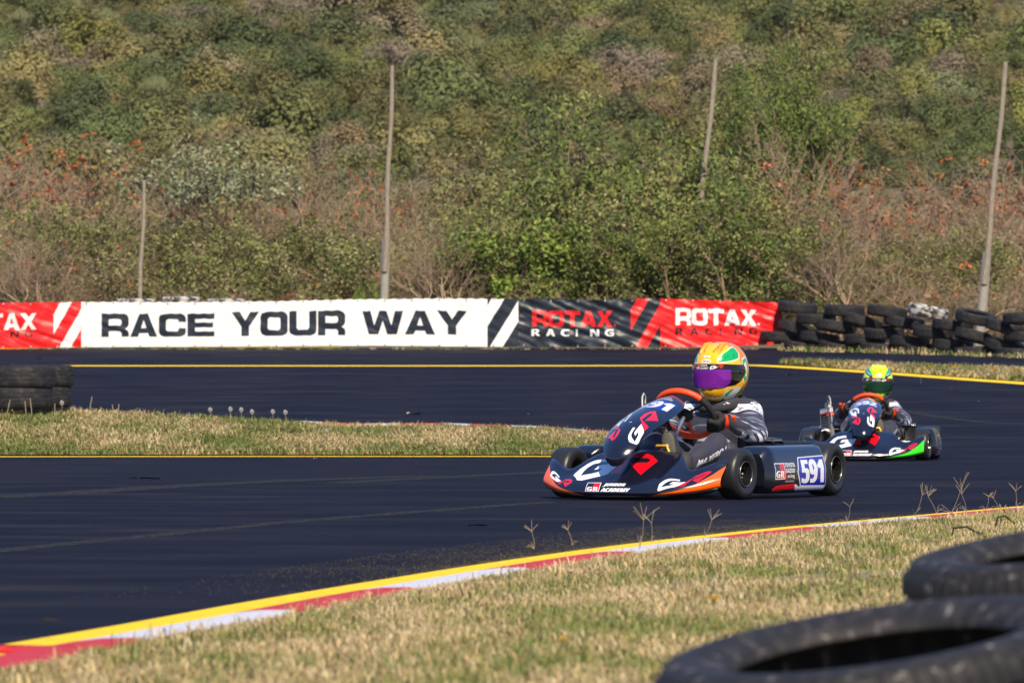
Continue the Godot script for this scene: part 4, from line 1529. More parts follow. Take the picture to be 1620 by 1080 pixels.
func build_hillside() -> void:
	var lm := leafy()
	var models := [dome_model(101, 7500, .058, .9), dome_model(102, 7000, .054, .75), dome_model(103, 7000, .062, 1.05), dome_model(104, 5000, .05, .8, .6), dome_model(105, 7500, .058, .7), dome_model(106, 6500, .056, 1.2)]
	var tones := [Color(.15, .16, .05), Color(.125, .145, .045), Color(.18, .17, .06), Color(.095, .115, .04), Color(.21, .185, .075), Color(.22, .18, .10), Color(.215, .18, .12), Color(.19, .19, .05), Color(.155, .165, .07)]
	var xf := []
	var cs := []
	for k in models.size():
		xf.append([])
		cs.append([])
	rng.seed = 300
	var d := 118.0
	while d < 520.0:
		var half := d * .098 + 9.0
		var x := -half
		while x < half:
			var px := x + rng.randf_range(-1.2, 1.2)
			var pz := d + rng.randf_range(-1.5, 1.5)
			var k := rng.randi() % models.size()
			var s := rng.randf_range(1.0, 1.9) * (1.5 if rng.randf() < .12 else 1.0)
			if d < 190.0: s *= .8
			var h := s * rng.randf_range(.8, 1.3)
			var b := Basis(Vector3.UP, rng.randf() * TAU).scaled(Vector3(s, h, s))
			xf[k].append(Transform3D(b, Vector3(px, ground(pz) - .15 + noise.get_noise_2d(px * 4.0, pz * 2.0) * .8, -pz)))
			var field := noise.get_noise_2d(px * 3.5 + 500, pz * 1.3)
			var t: Color = tones[rng.randi() % 5] if field > -.05 else tones[2 + rng.randi() % 7]
			cs[k].append(vary(t, .32))
			x += rng.randf_range(1.9, 3.4)
		d += 3.2 if d < 300 else 4.2
	var scrub := Node3D.new()
	scrub.name = "hillside_scrub"
	add_child(scrub)
	tag(scrub, "mixed green and brown scrub covering the whole hillside", "scrub", "", "stuff")
	for k in models.size():
		scatter("scrub", models[k], lm, xf[k], cs[k], scrub)
	# single trees that stand out on the slope
	var bark := plain(.16, .13, .1, .9)
	var succulent := []
	for v in 3:
		rng.seed = 400 + v
		var st := Collector.new()
		var cr := Collector.new()
		st.tube([Vector3(0, -.6, 0), Vector3(.05, .5, 0), Vector3(0, 1.1, .02)], [.16, .13, .1], 7)
		for q in 130:
			var a := rng.randf() * TAU
			var o := sqrt(rng.randf()) * 1.25
			var base := Vector3(0, .8, 0) + Vector3(cos(a), 0, sin(a)) * .1
			var mid := Vector3(cos(a) * o * .9, 1.0 + .5 * o * .3, sin(a) * o * .9)
			var tip := Vector3(cos(a) * o, 2.3 - .75 * o * o * .6 + rng.randf_range(-.3, .15), sin(a) * o)
			cr.col = vary(Color(1, 1, 1), .22)
			cr.tube([base, mid, mid.lerp(tip, .6), tip], [.03, .034, .042, .03], 5)
		succulent.append([st.mesh(), cr.mesh(true)])
	var pale := leafy(lin(.19, .215, .105))
	pale.backlight_enabled = false
	for e in [[98, 22, "small"], [33, 42, "wide"], [162, 40, "round"], [129, 70, ""], [218, 92, ""], [238, 108, ""], [245, 158, ""], [2, 125, ""], [544, 30, ""], [656, 38, ""], [689, 88, ""], [742, 86, ""], [1158, 26, ""], [1309, 20, ""], [720, 178, ""], [1066, 60, ""]]:
		var p := gp(e[0], e[1] + 14.0)
		var s: float = -p.z / 330.0
		var where := "near the upper edge" if e[1] < 50 else "midway up the slope" if e[1] < 120 else "low on the slope"
		var t := thing("candelabra_tree", "pale green candelabra tree %s, %s" % [where, side_words(e[0])], "tree", p, rng.randf() * TAU, "pale trees on the hillside")
		t.scale = Vector3.ONE * s * rng.randf_range(.6, .9)
		var m: Array = succulent[rng.randi() % 3]
		obj("trunk", m[0], bark, t)
		obj("crown", m[1], pale, t)
	var deep := [leafy(lin(.075, .10, .032)), leafy(lin(.11, .13, .055)), leafy(lin(.22, .18, .13))]
	var stem := Collector.new()
	stem.tube([Vector3(0, -1.0, 0), Vector3(.04, -.3, .03), Vector3(0, .4, 0)], [.12, .09, .06], 6)
	var sm := stem.mesh()
	for e in [[575, 40, 2.1, 0, "dark"], [740, 45, 2.6, 1, "broad grey green"], [378, 110, 2.6, 0, "dark"], [480, 165, 2.2, 0, "dark"], [1245, 75, 2.2, 0, "dark"], [1480, 90, 2.5, 0, "dark"], [430, 150, 1.9, 1, "grey green"], [970, 130, 2.3, 0, "dark"], [300, 55, 2.0, 2, "bare greyish brown"], [440, 45, 2.2, 2, "bare greyish brown"], [1000, 140, 2.4, 2, "bare greyish brown"], [640, 130, 2.3, 2, "bare greyish brown"]]:
		var p := gp(e[0], e[1] + 8.0)
		var t := thing("bush_tree", "%s bush tree on the hillside, %s, %s" % [e[4], "high up" if e[1] < 60 else "half way up" if e[1] < 120 else "low down", side_words(e[0])], "tree", p + Vector3(0, .5, 0), rng.randf() * TAU, "trees standing out of the hillside scrub")
		t.scale = Vector3(e[2], e[2] * .85, e[2])
		obj("trunk", sm, bark, t)
		obj("crown", models[[2, 4, 3][e[3]]], deep[e[3]], t)

func side_words(px: float) -> String:
	var names := [[70, "at the far left"], [150, "left of the bare red-leaved tree"], [235, "above the first pole"], [330, "right of the first pole"], [520, "above the word YOUR"], [600, "just left of the second pole"], [700, "just right of the second pole"], [800, "above the word WAY"], [1040, "above the dark banner"], [1200, "near the third pole's tip"], [1400, "right of the third pole"], [1700, "near the right pole"]]
	for n in names:
		if px <= n[0]: return n[1]
	return ""

func build_thicket() -> void:
	var lm := leafy()
	var wood := StandardMaterial3D.new()
	wood.vertex_color_use_as_albedo = true
	wood.albedo_color = lin(.25, .175, .115)
	wood.roughness = .9
	var wood_pale := wood.duplicate()
	wood_pale.albedo_color = lin(.34, .25, .175)
	var olive := [Color(.18, .19, .065), Color(.22, .215, .09), Color(.13, .15, .05), Color(.27, .24, .12)]
	var green := [Color(.125, .165, .04), Color(.165, .20, .05), Color(.085, .125, .032), Color(.21, .225, .07)]
	var bright := [Color(.14, .20, .035), Color(.19, .25, .045), Color(.10, .155, .03)]
	var grey := [Color(.22, .24, .15), Color(.27, .28, .18), Color(.17, .2, .11)]
	var rust := [Color(.30, .075, .025), Color(.38, .12, .04), Color(.22, .05, .025), Color(.42, .2, .1)]
	var yellowish := [Color(.28, .24, .03), Color(.2, .2, .03)]
	var K := {}
	K.olive_a = shrub_model(1, {"trunks": 7, "lean": .8, "length": .62, "radius": .022, "depth": 4, "spread": .75, "foliage": {"share": .68, "count": 14, "cloud": .11, "size": .05, "palette": olive}})
	K.olive_b = shrub_model(2, {"trunks": 7, "lean": .9, "length": .6, "radius": .02, "depth": 4, "spread": .85, "foliage": {"share": .6, "count": 14, "cloud": .12, "size": .05, "palette": olive + grey}})
	K.green_a = shrub_model(3, {"trunks": 7, "lean": .85, "length": .62, "radius": .024, "depth": 4, "spread": .8, "foliage": {"share": .9, "count": 22, "cloud": .12, "size": .045, "palette": green}})
	K.green_b = shrub_model(4, {"trunks": 8, "lean": 1.0, "length": .58, "radius": .022, "depth": 4, "spread": .85, "foliage": {"share": .9, "count": 22, "cloud": .11, "size": .045, "palette": green + olive}})
	K.bright = shrub_model(5, {"trunks": 6, "lean": .9, "length": .5, "radius": .018, "depth": 4, "spread": .85, "foliage": {"share": .9, "count": 16, "cloud": .12, "size": .06, "wide": .3, "palette": bright}})
	K.tall = shrub_model(6, {"trunks": 4, "lean": .28, "length": .95, "radius": .035, "depth": 5, "spread": .55, "lift": .1, "foliage": {"share": .95, "count": 20, "cloud": .12, "size": .06, "above": .5, "palette": [Color(.11, .155, .035), Color(.15, .195, .045), Color(.08, .12, .03)]}})
	K.bare_a = shrub_model(7, {"trunks": 7, "lean": .95, "length": .85, "radius": .038, "depth": 5, "spread": .7, "lift": .02, "wob": .3, "dry": {"share": .05, "count": 7, "cloud": .07, "size": .075, "wide": .26, "above": .55, "palette": rust}})
	K.bare_b = shrub_model(8, {"trunks": 8, "lean": 1.2, "length": .75, "radius": .034, "depth": 5, "spread": .85, "lift": -.01, "wob": .38, "dry": {"share": .02, "count": 7, "cloud": .08, "size": .07, "wide": .26, "palette": rust}})
	K.bare_c = shrub_model(9, {"trunks": 5, "lean": .5, "length": .95, "radius": .042, "depth": 5, "spread": .6, "lift": .05, "wob": .25})
	K.twiggy = shrub_model(10, {"trunks": 9, "lean": 1.3, "length": .6, "radius": .026, "depth": 5, "spread": .95, "lift": -.02, "wob": .4, "foliage": {"share": .14, "count": 6, "cloud": .14, "size": .045, "palette": olive + [Color(.2, .15, .09)]}})
	K.pale = shrub_model(11, {"trunks": 4, "lean": .35, "length": .8, "radius": .022, "depth": 4, "spread": .6, "lift": .08, "foliage": {"share": .95, "count": 14, "cloud": .13, "size": .06, "above": .62, "palette": grey}})
	K.yellow = shrub_model(12, {"trunks": 6, "lean": .8, "length": .55, "radius": .018, "depth": 4, "spread": .8, "foliage": {"share": .7, "count": 12, "cloud": .14, "size": .045, "palette": yellowish + olive}})
	var hgt := {}
	for k in K:
		hgt[k] = K[k].stems.get_aabb().size.y
	rng.seed = 900
	# kind, px, distance, row of its top, width factor, label
	for e in [
		["bare_a", 75, 93.5, 140, 1.15, "tall bare shrub hung with rusty leaves at the upper left"],
		["bare_b", 180, 95.0, 165, 1.1, "bare spreading shrub with rust leaves right of the red-leaved one at the left"],
		["bare_a", 12, 95.5, 175, 1.0, "bare shrub with rusty leaves cut by the left edge"],
		["twiggy", 40, 90.0, 300, 1.3, "tangle of grey twigs low down at the far left"],
		["green_b", 70, 92.0, 260, .9, "dark green shrub among the bare twigs at the far left"],
		["twiggy", 140, 90.2, 310, 1.3, "brown twig tangle between the left edge and the first pole"],
		["bare_b", 105, 91.0, 250, 1.2, "criss-crossing bare branches left of the first pole"],
		["pale", 300, 92.5, 178, 1.0, "slim shrub with pale tufted crown right of the first pole"],
		["olive_a", 265, 90.6, 300, 1.15, "olive leafy shrub directly right of the first pole"],
		["twiggy", 330, 90.0, 360, 1.2, "low twiggy shrub above the gap after RACE"],
		["olive_b", 360, 92.5, 270, 1.1, "grey olive shrub standing behind the twiggy one above YOUR"],
		["green_b", 440, 91.0, 285, 1.2, "rounded dark green shrub above the word YOUR"],
		["bare_c", 500, 94.5, 200, 1.0, "leafless upright shrub left of the second pole"],
		["bare_a", 555, 95.5, 205, .9, "bare shrub with rust leaves touching the second pole"],
		["twiggy", 530, 90.2, 330, 1.3, "brown twiggy shrub at the foot of the second pole"],
		["bare_b", 590, 92.0, 270, 1.1, "sprawling bare shrub just behind the second pole"],
		["bright", 588, 88.9, 448, .5, "small bright green weed bush at the foot of the second pole"],
		["yellow", 640, 90.5, 355, .9, "yellowish shrub just right of the second pole"],
		["twiggy", 690, 90.2, 330, 1.25, "dry twig tangle above the word WAY"],
		["bare_c", 665, 94.0, 240, .9, "bare branching shrub right of the second pole"],
		["olive_b", 750, 92.5, 225, 1.0, "grey olive shrub with thin top above the slashes on the white banner"],
		["olive_a", 830, 93.5, 215, 1.0, "olive shrub left of the tall green bush"],
		["bright", 825, 90.0, 340, 1.05, "light green leafy bush above the dark banner's left end"],
		["green_b", 905, 91.4, 215, 1.15, "broad green bush above the dark banner"],
		["twiggy", 870, 89.6, 400, 1.1, "low brown twigs just over the dark banner"],
		["green_a", 985, 92.0, 145, 1.0, "tall green bush left of the third pole"],
		["green_a", 1010, 90.6, 300, 1.15, "dense green bush above the join of dark and red banners"],
		["green_b", 1065, 92.0, 175, .95, "green bush directly behind the third pole"],
		["yellow", 1085, 92.5, 240, .8, "yellow-leaved patch of shrub beside the third pole"],
		["green_a", 1125, 89.0, 275, 1.05, "dark green bush covering the middle of the third pole"],
		["green_b", 1190, 90.2, 310, 1.15, "green bush right of the third pole above the red banner"],
		["tall", 1255, 95.5, 66, .62, "tall green tree with rounded top right of the third pole"],
		["bare_c", 1215, 93.0, 150, 1.1, "bare many-stemmed tree below the tall green crown"],
		["bare_a", 1290, 92.2, 190, 1.1, "bare tree with long branch reaching right"],
		["twiggy", 1285, 90.0, 350, 1.25, "brown twigs over the start of the bare tyre wall"],
		["green_b", 1340, 92.2, 290, 1.05, "green shrub low between the bare trees at the right"],
		["bare_b", 1390, 93.5, 200, 1.2, "wide tangle of bare branches left of the right pole"],
		["olive_a", 1400, 90.8, 360, 1.05, "olive shrub above the middle of the bare tyre wall"],
		["bare_a", 1470, 94.5, 190, 1.1, "bare shrub with dark red leaves left of the right pole"],
		["twiggy", 1450, 89.8, 370, 1.25, "tangled dry twigs above the tyre wall left of the right pole"],
		["bare_b", 1540, 92.5, 240, 1.2, "bare branch tangle around the right pole"],
		["twiggy", 1570, 90.0, 350, 1.3, "dry twigs at the foot of the right pole"],
		["bare_a", 1610, 94.5, 185, 1.0, "bare shrub with rust leaves at the right edge"],
		["bare_c", 60, 88.9, 330, 1.3, "pale bare stems rising in front of the green shrub at the far left"],
		["bare_b", 385, 88.9, 350, 1.2, "bare stems in front, just above the start of YOUR"],
		["bare_c", 700, 88.9, 320, 1.2, "bare pale stems in front, above the letter A of WAY"],
		["bare_b", 905, 88.8, 370, 1.1, "dry bare stems in front of the broad green bush"],
		["bare_c", 1330, 88.8, 300, 1.2, "pale bare stems close behind the tyre wall's first third"],
		["bare_b", 1500, 88.8, 330, 1.2, "bare stems close behind the tyre wall, left of the right pole"],
		["green_b", 1615, 92.0, 310, .9, "green shrub among the twigs at the right edge"]]:
		var p := Vector3((e[1] - 810.0) / FOCAL * e[2], ground(e[2]) - .05, -e[2])
		var top: float = CAM_H + (LEVEL - e[3]) / FOCAL * e[2]
		var t := thing("bare_shrub" if e[0].begins_with("bare") else "tree" if e[0] == "tall" else "shrub", e[5], "tree" if e[0] == "tall" else "shrub", p, rng.randf() * TAU, "shrubs behind the barrier")
		var s: float = (top - p.y) / hgt[e[0]]
		t.scale = Vector3(minf(s * e[4], 2.2), s, minf(s * e[4], 2.2))
		var model: Dictionary = K[e[0]]
		obj("trunk" if e[0] == "tall" else "stems", model.stems, wood_pale if e[0].begins_with("bare") else wood, t)
		if model.has("foliage"):
			obj("crown" if e[0] == "tall" else "foliage", model.foliage, lm, t)
		if model.has("dry"):
			obj("dry_leaves", model.dry, lm, t)

func blade_mat() -> StandardMaterial3D:
	var m := leafy()
	m.roughness = .7
	return m

func turf_tone(x: float, z: float, dry: float) -> Color:
	var f := noise.get_noise_2d(x * 80.0, z * 30.0) * .8 + rng.randf_range(-.5, .5) - dry
	if f > .22:
		return vary(Color(.17, .21, .06), .25)
	if f > .0:
		return vary(Color(.30, .275, .10), .25)
	if f > -.22:
		return vary(Color(.46, .36, .18), .2)
	return vary(Color(.56, .44, .26), .2)

func right_of_kerb(p: Vector3) -> float:
	var best := INF
	var side := -1.0
	for k in range(0, kerb_line.size() - 1, 5):
		var q: Vector3 = kerb_line[k]
		var dd := Vector2(p.x - q.x, p.z - q.z).length_squared()
		if dd < best:
			best = dd
			var d: Vector3 = kerb_line[k + 1] - q
			var r := d.normalized().cross(Vector3.UP)
			side = (p - q).dot(r)
	return side

func build_grass() -> void:
	var bm := blade_mat()
	var models := [tuft_model(201, 12, .030, .028, .0016), tuft_model(202, 12, .024, .03, .0018), tuft_model(203, 10, .038, .022, .0015), tuft_model(204, 14, .018, .034, .002)]
	var xf := [[], [], [], []]
	var cs := [[], [], [], []]
	rng.seed = 500
	var n := 0
	while n < 60000:
		var d := rng.randf_range(11.0, 31.0)
		d = sqrt(rng.randf_range(11.0 * 11.0, 31.0 * 31.0)) if n % 3 else rng.randf_range(10.0, 16.0)
		var x := rng.randf_range(-.105, .108) * d
		if n % 4 == 0:      # thicker turf along the kerb
			var q := beside(kerb_line, rng.randi_range(20, kerb_line.size() - 40), .36 + rng.randf() * rng.randf() * .7, 0)
			x = q.x
			d = -q.z
			if d < 10.5 or d > 32.0 or absf(x) > d * .1:
				n += 1
				continue
		var p := Vector3(x, 0, -d)
		var w := right_of_kerb(p)
		n += 1
		if w < .34: continue
		var k := rng.randi() % 4
		var edge := smoothstep(.9, .33, w)
		var s := rng.randf_range(.75, 1.3) * (1.0 - .4 * edge) * (1.9 if edge > .3 and rng.randf() < .04 else 1.0)
		p.y = ground(d) + lerpf(.006, .04, smoothstep(.45, 1.9, w))
		var b := Basis(Vector3.UP, rng.randf() * TAU).scaled(Vector3(s, s, s))
		xf[k].append(Transform3D(b, p))
		cs[k].append(turf_tone(p.x, p.z, .02 + .3 * edge))
	var g := Node3D.new()
	g.name = "verge_grass"
	add_child(g)
	tag(g, "short dry and green grass of the near verge", "grass", "", "stuff")
	for k in 4:
		scatter("grass", models[k], bm, xf[k], cs[k], g)
	# infield
	xf = [[], [], [], []]
	cs = [[], [], [], []]
	for q in 22000:
		var s := rng.randf_range(1.6, infield_near.size() - 1.0)
		var w := rng.randf()
		var p := infield_at(s, w)
		var bare := smoothstep(.72, .95, w) * smoothstep(4.6, 3.2, s)
		if rng.randf() < bare * .8 or (w > .965 and s > 6.2): continue
		var k := rng.randi() % 4
		var sc := rng.randf_range(1.2, 2.2)
		xf[k].append(Transform3D(Basis(Vector3.UP, rng.randf() * TAU).scaled(Vector3(sc * 1.3, sc, sc * 1.3)), p))
		cs[k].append(turf_tone(p.x * .5, p.z * .6, -.16 + .25 * float(rng.randf() < .2)))
	g = Node3D.new()
	g.name = "infield_grass"
	add_child(g)
	tag(g, "pale mown grass of the raised infield", "grass", "", "stuff")
	for k in 4:
		scatter("grass", models[k], bm, xf[k], cs[k], g)
	# far island and the foot of the barrier
	xf = [[], [], [], []]
	cs = [[], [], [], []]
	for q in 7000:
		var s := pow(rng.randf(), .8) * (island_lower.size() - 1)
		var k0 := mini(int(s), island_lower.size() - 2)
		var p: Vector3 = island_lower[k0].lerp(island_lower[k0 + 1], s - k0).lerp(island_upper[k0].lerp(island_upper[k0 + 1], s - k0), rng.randf())
		p.y = ground(-p.z) + .01
		var k := rng.randi() % 4
		var sc := rng.randf_range(1.6, 3.0)
		xf[k].append(Transform3D(Basis(Vector3.UP, rng.randf() * TAU).scaled(Vector3(sc * 1.4, sc, sc * 1.4)), p))
		cs[k].append(turf_tone(p.x * .3, p.z * .3, -.05))
	for q in 2000:
		var px := rng.randf_range(-60, 1680)
		var row := 548.0 if px < 1237 else sample([[1230, 554], [1400, 557], [1620, 565], [1700, 567]], px)
		var p := gp(px, row + rng.randf_range(-1.5, 2.0))
		if px < 1237: p.z = -(BANNER_D - rng.randf_range(.05, .4)); p.y = ground(-p.z) - .01
		if noise.get_noise_1d(px * 3.0) + rng.randf_range(-.3, .3) < .0: continue
		var k := rng.randi() % 4
		var sc := rng.randf_range(1.2, 3.4) * (.5 if px < 1237 else 1.0)
		if px < 1237 and rng.randf() < .5: continue
		xf[k].append(Transform3D(Basis(Vector3.UP, rng.randf() * TAU).scaled(Vector3(sc * 1.4, sc, sc * 1.4)), p))
		cs[k].append(turf_tone(px * .02, 3.0, .15) if rng.randf() < .7 else vary(Color(.12, .2, .05), .2))
	g = Node3D.new()
	g.name = "far_grass"
	add_child(g)
	tag(g, "sparse grass of the far island and at the barrier's foot", "grass", "", "stuff")
	for k in 4:
		scatter("grass", models[k], bm, xf[k], cs[k], g)

func build_small_things() -> void:
	var straw := plain(.36, .29, .19, .8)
	rng.seed = 640
	# dry seed stalks along the near kerb
	for e in [[845, 868, 45, "lone stalk left of the forked one"], [905, 862, 40, "low splayed stalk over the yellow line"], [1012, 868, 75, "tall forked stalk in front of the kart's nose"], [1030, 858, 50, "leaning stalk close behind the forked one"], [1115, 848, 45, "star-shaped stalk below the kart's front wheel"], [1340, 826, 40, "splayed stalk below the kart's rear wheel"], [1448, 815, 55, "star-headed stalk right of the kart"], [1482, 812, 48, "stalk with long side spikes"], [1505, 812, 68, "tallest bent stalk at the right"], [1530, 810, 48, "arching stalk beyond the bent one"], [1560, 806, 34, "stalk with pale flower head"], [1580, 804, 30, "short bushy stalk near the right edge"], [1608, 803, 42, "forked stalk at the right edge"]]:
		var p := gp(e[0], e[1], .04)
		var t := thing("grass_stalk", "dry seed stalk on the near kerb, " + e[3], "grass stalk", p, 0.0, "seed stalks along the near kerb")
		var h: float = e[2] / FOCAL * -p.z * .62
		var lean := Vector3(rng.randf_range(-.5, .5), 1, rng.randf_range(-.2, .2)).normalized()
		rod(t, "stalk", [Vector3.ZERO, lean * h * .5 + Vector3(.004, 0, 0), lean * h], .0007, straw, 4)
		for q in rng.randi_range(3, 6):
			var dir := (lean * .5 + Vector3(rng.randf_range(-1, 1), rng.randf_range(-.1, .9), rng.randf_range(-.5, .5))).normalized()
			rod(t, "spike", [lean * h, lean * h + dir * h * .3, lean * h + dir * h * rng.randf_range(.5, .8) + Vector3(0, -.004, 0)], .0008, straw, 4)
		for q in 3:
			var dir := Vector3(rng.randf_range(-1, 1), rng.randf_range(.3, 1), rng.randf_range(-.5, .5)).normalized()
			rod(t, "blade", [Vector3.ZERO, dir * h * .3, dir * h * .6 + Vector3(0, -.01, 0)], .0007, straw, 4)
	# dandelion clocks and bare stalks on the infield's back edge
	var fluff := Collector.new()
	for q in 90:
		var d := rand_dir()
		fluff.tube([d * .003, d * .02], [.0004, .001], 3, false)
		leaf(fluff, d * .018, rand_dir(), rand_dir(), .009, .003)
	var fm := fluff.mesh()
	var fmat := plain(.62, .62, .6, .9)
	for e in [[33, 648, 16, "in front of the left tyre stack"], [97, 651, 14, "right below the rear tyre stack"], [332, 668, 20, "leftmost of the group at the infield's back edge"], [364, 669, 22, "second of the group at the infield's back edge"], [381, 670, 22, "third of the group at the infield's back edge"], [398, 671, 20, "fourth of the group at the infield's back edge"], [431, 673, 22, "largest of the group at the infield's back edge"], [451, 674, 22, "rightmost of the group at the infield's back edge"], [516, 690, 8, "alone in the infield grass before the kerb"]]:
		var p := pd(e[0], e[1], 54.0 if e[1] < 680 else 52.0)
		var t := thing("dandelion", "white dandelion clock " + e[3], "flower", p, 0.0, "dandelion clocks on the infield")
		var h: float = e[2] / FOCAL * 54.0
		rod(t, "stalk", [Vector3.ZERO, Vector3(.004, h * .5, 0), Vector3(0, h, 0)], .0022, straw, 4)
		var f := obj("seed_head", fm, fmat, t)
		f.position.y = h
	for e in [[10, 656, 24, "at the left edge before the tyre stack"], [41, 658, 24, "before the front tyre stack"], [50, 656, 26, "leaning before the front tyre stack"], [86, 660, 22, "below the gap of the stacks"], [140, 653, 26, "dark upright one right of the stacks"], [179, 656, 16, "thin one left of the pale pair"], [185, 661, 22, "pale one on the bank's edge"], [275, 662, 12, "small one on the bank's edge"], [298, 664, 12, "green one before the clocks"], [518, 680, 14, "pale one near the kerb's start"]]:
		var p := pd(e[0], e[1], 53.6)
		var h: float = e[2] / FOCAL * 53.6
		var t := thing("grass_stalk", "dry stalk on the infield, " + e[3], "grass stalk", p, 0.0, "dry stalks on the infield")
		var s := rng.randf_range(-.25, .25)
		rod(t, "stalk", [Vector3(0, -.02, 0), Vector3(s * h * .5, h * .5, 0), Vector3(s * h, h, 0)], .004, straw, 5)
	# yellow flowers
	var petal := plain(.75, .5, .01, .6)
	var head := Collector.new()
	for q in 14:
		var a := TAU * q / 14
		var dir := Vector3(cos(a), .25, sin(a)).normalized()
		leaf(head, Vector3.ZERO, dir, Vector3(-sin(a), 0, cos(a)), 1.0, .22)
		leaf(head, Vector3(0, .15, 0), (dir + Vector3.UP * .6).normalized(), Vector3(-sin(a), 0, cos(a)), .7, .2)
	var hm := head.mesh()
	for e in [[1130, 950, .022, "on the near verge left of the far corner tyre"], [891, 1014, .016, "low on the near verge below the kerb"], [1131, 992, .008, "tiny, near the corner tyre"], [81, 664, .03, "below the left tyre stack"], [127, 668, .03, "right below the left tyre stack"], [306, 679, .026, "in the middle of the left infield"], [483, 683, .02, "left of the far kerb's start"], [664, 718, .05, "at the infield's near yellow line"], [702, 692, .03, "in the infield behind the yellow line"], [832, 690, .03, "in the infield left of the kart"], [948, 692, .03, "in the infield beside the kart's panel"], [1471, 582, .05, "leftmost on the far grass island"], [1511, 581, .05, "middle one on the far grass island"], [1572, 585, .04, "third one on the far grass island"], [1608, 585, .05, "rightmost on the far grass island"], [1457, 589, .04, "nearest the yellow line on the far island"]]:
		var p: Vector3
		if e[1] > 800: p = gp(e[0], e[1], .07)
		elif e[1] < 600: p = gp(e[0], e[1], .14)
		else: p = pd(e[0], e[1], lerpf(54.2, 49.8, clampf((e[1] - 664) / 57.0, 0, 1)))
		var t := thing("yellow_flower", "small yellow flower " + e[3], "flower", p, 0.0, "yellow flowers in the grass")
		var f := obj("bloom", hm, petal, t)
		f.scale = Vector3.ONE * e[2]
		rod(t, "stem", [Vector3.ZERO, Vector3(.002, -.03, 0), Vector3(0, -.07 if e[1] > 600 else -.14, 0)], .0015, straw, 4)
	# dead leaves and scraps on the asphalt and in the grass
	var brown := plain(.24, .11, .045, .8)
	var black := plain(.015, .014, .014, .8)
	var scrap := Collector.new()
	scrap.grid(func(u, v): return Vector3((u - .5), .12 * sin(u * 5.0) * .3 + .06 * cos(v * 6.0) + .08, (v - .5) * .5 * sin(PI * clampf(u, .05, .95))), 6, 4)
	var sm := scrap.mesh()
	for e in [[60, 567, .12, 0, "tan leaf on the far track above the left tyre stack"], [628, 599, .1, 0, "brown leaf on the far track below the word WAY"], [1248, 594, .1, 0, "reddish leaf on the track left of the lime helmet"], [1511, 617, .1, 0, "reddish leaf on the track at the right"], [1417, 606, .07, 2, "pale stone chip on the track"], [1552, 636, .08, 2, "pale chip on the track right of the second driver"], [755, 834, .09, 1, "black rubber scrap on the near track"], [210, 758, .06, 1, "small black scrap on the track at the left"], [236, 759, .12, 1, "flat black scrap beside a smaller one at the left"], [505, 727, .1, 2, "pale flat scrap close to the infield's yellow line"], [655, 656, .25, 2, "pale smear of sand on the track behind the infield"], [840, 656, .08, 2, "pale chip on the track behind the infield"], [1385, 940, .05, 1, "small dark lump in the near grass"], [79, 1014, .05, 1, "dark clod on the near kerb"]]:
		var p := gp(e[0], e[1])
		p.y += .006 if e[1] < 900 else .05
		var t := obj("scrap" if e[3] else "dead_leaf", sm, [brown, black, mats.kerb_white][e[3]])
		t.position = p
		t.scale = Vector3(e[2], e[2] * .5, e[2])
		t.rotation.y = rng.randf() * 1.0
		tag(t, e[4], "litter" if e[3] else "leaf", "bits lying about")
	# dark root loops in the grass at the right
	for e in [[1505, 846, 1532, 838, "dark bent twig in the near verge, lower one"], [1575, 828, 1600, 826, "dark branching twig in the near verge near the right edge"], [455, 690, 463, 685, "dark twig sticking up from the infield"]]:
		var a := gp(e[0], e[1], .05) if e[1] > 800 else pd(e[0], e[1], 52.0)
		var b := gp(e[2], e[3], .05) if e[1] > 800 else pd(e[2], e[3], 52.0)
		if e[1] > 800: b.z = a.z
		var t := thing("twig", e[4], "twig", a, 0.0, "twigs in the grass")
		rod(t, "stem", [Vector3(0, -.02, 0), Vector3(.01, .025, 0), (b - a) * .5 + Vector3(0, .03, 0), (b - a) * .8 + Vector3(0, .01, 0), b - a], .004 if e[1] > 800 else .008, black, 5)

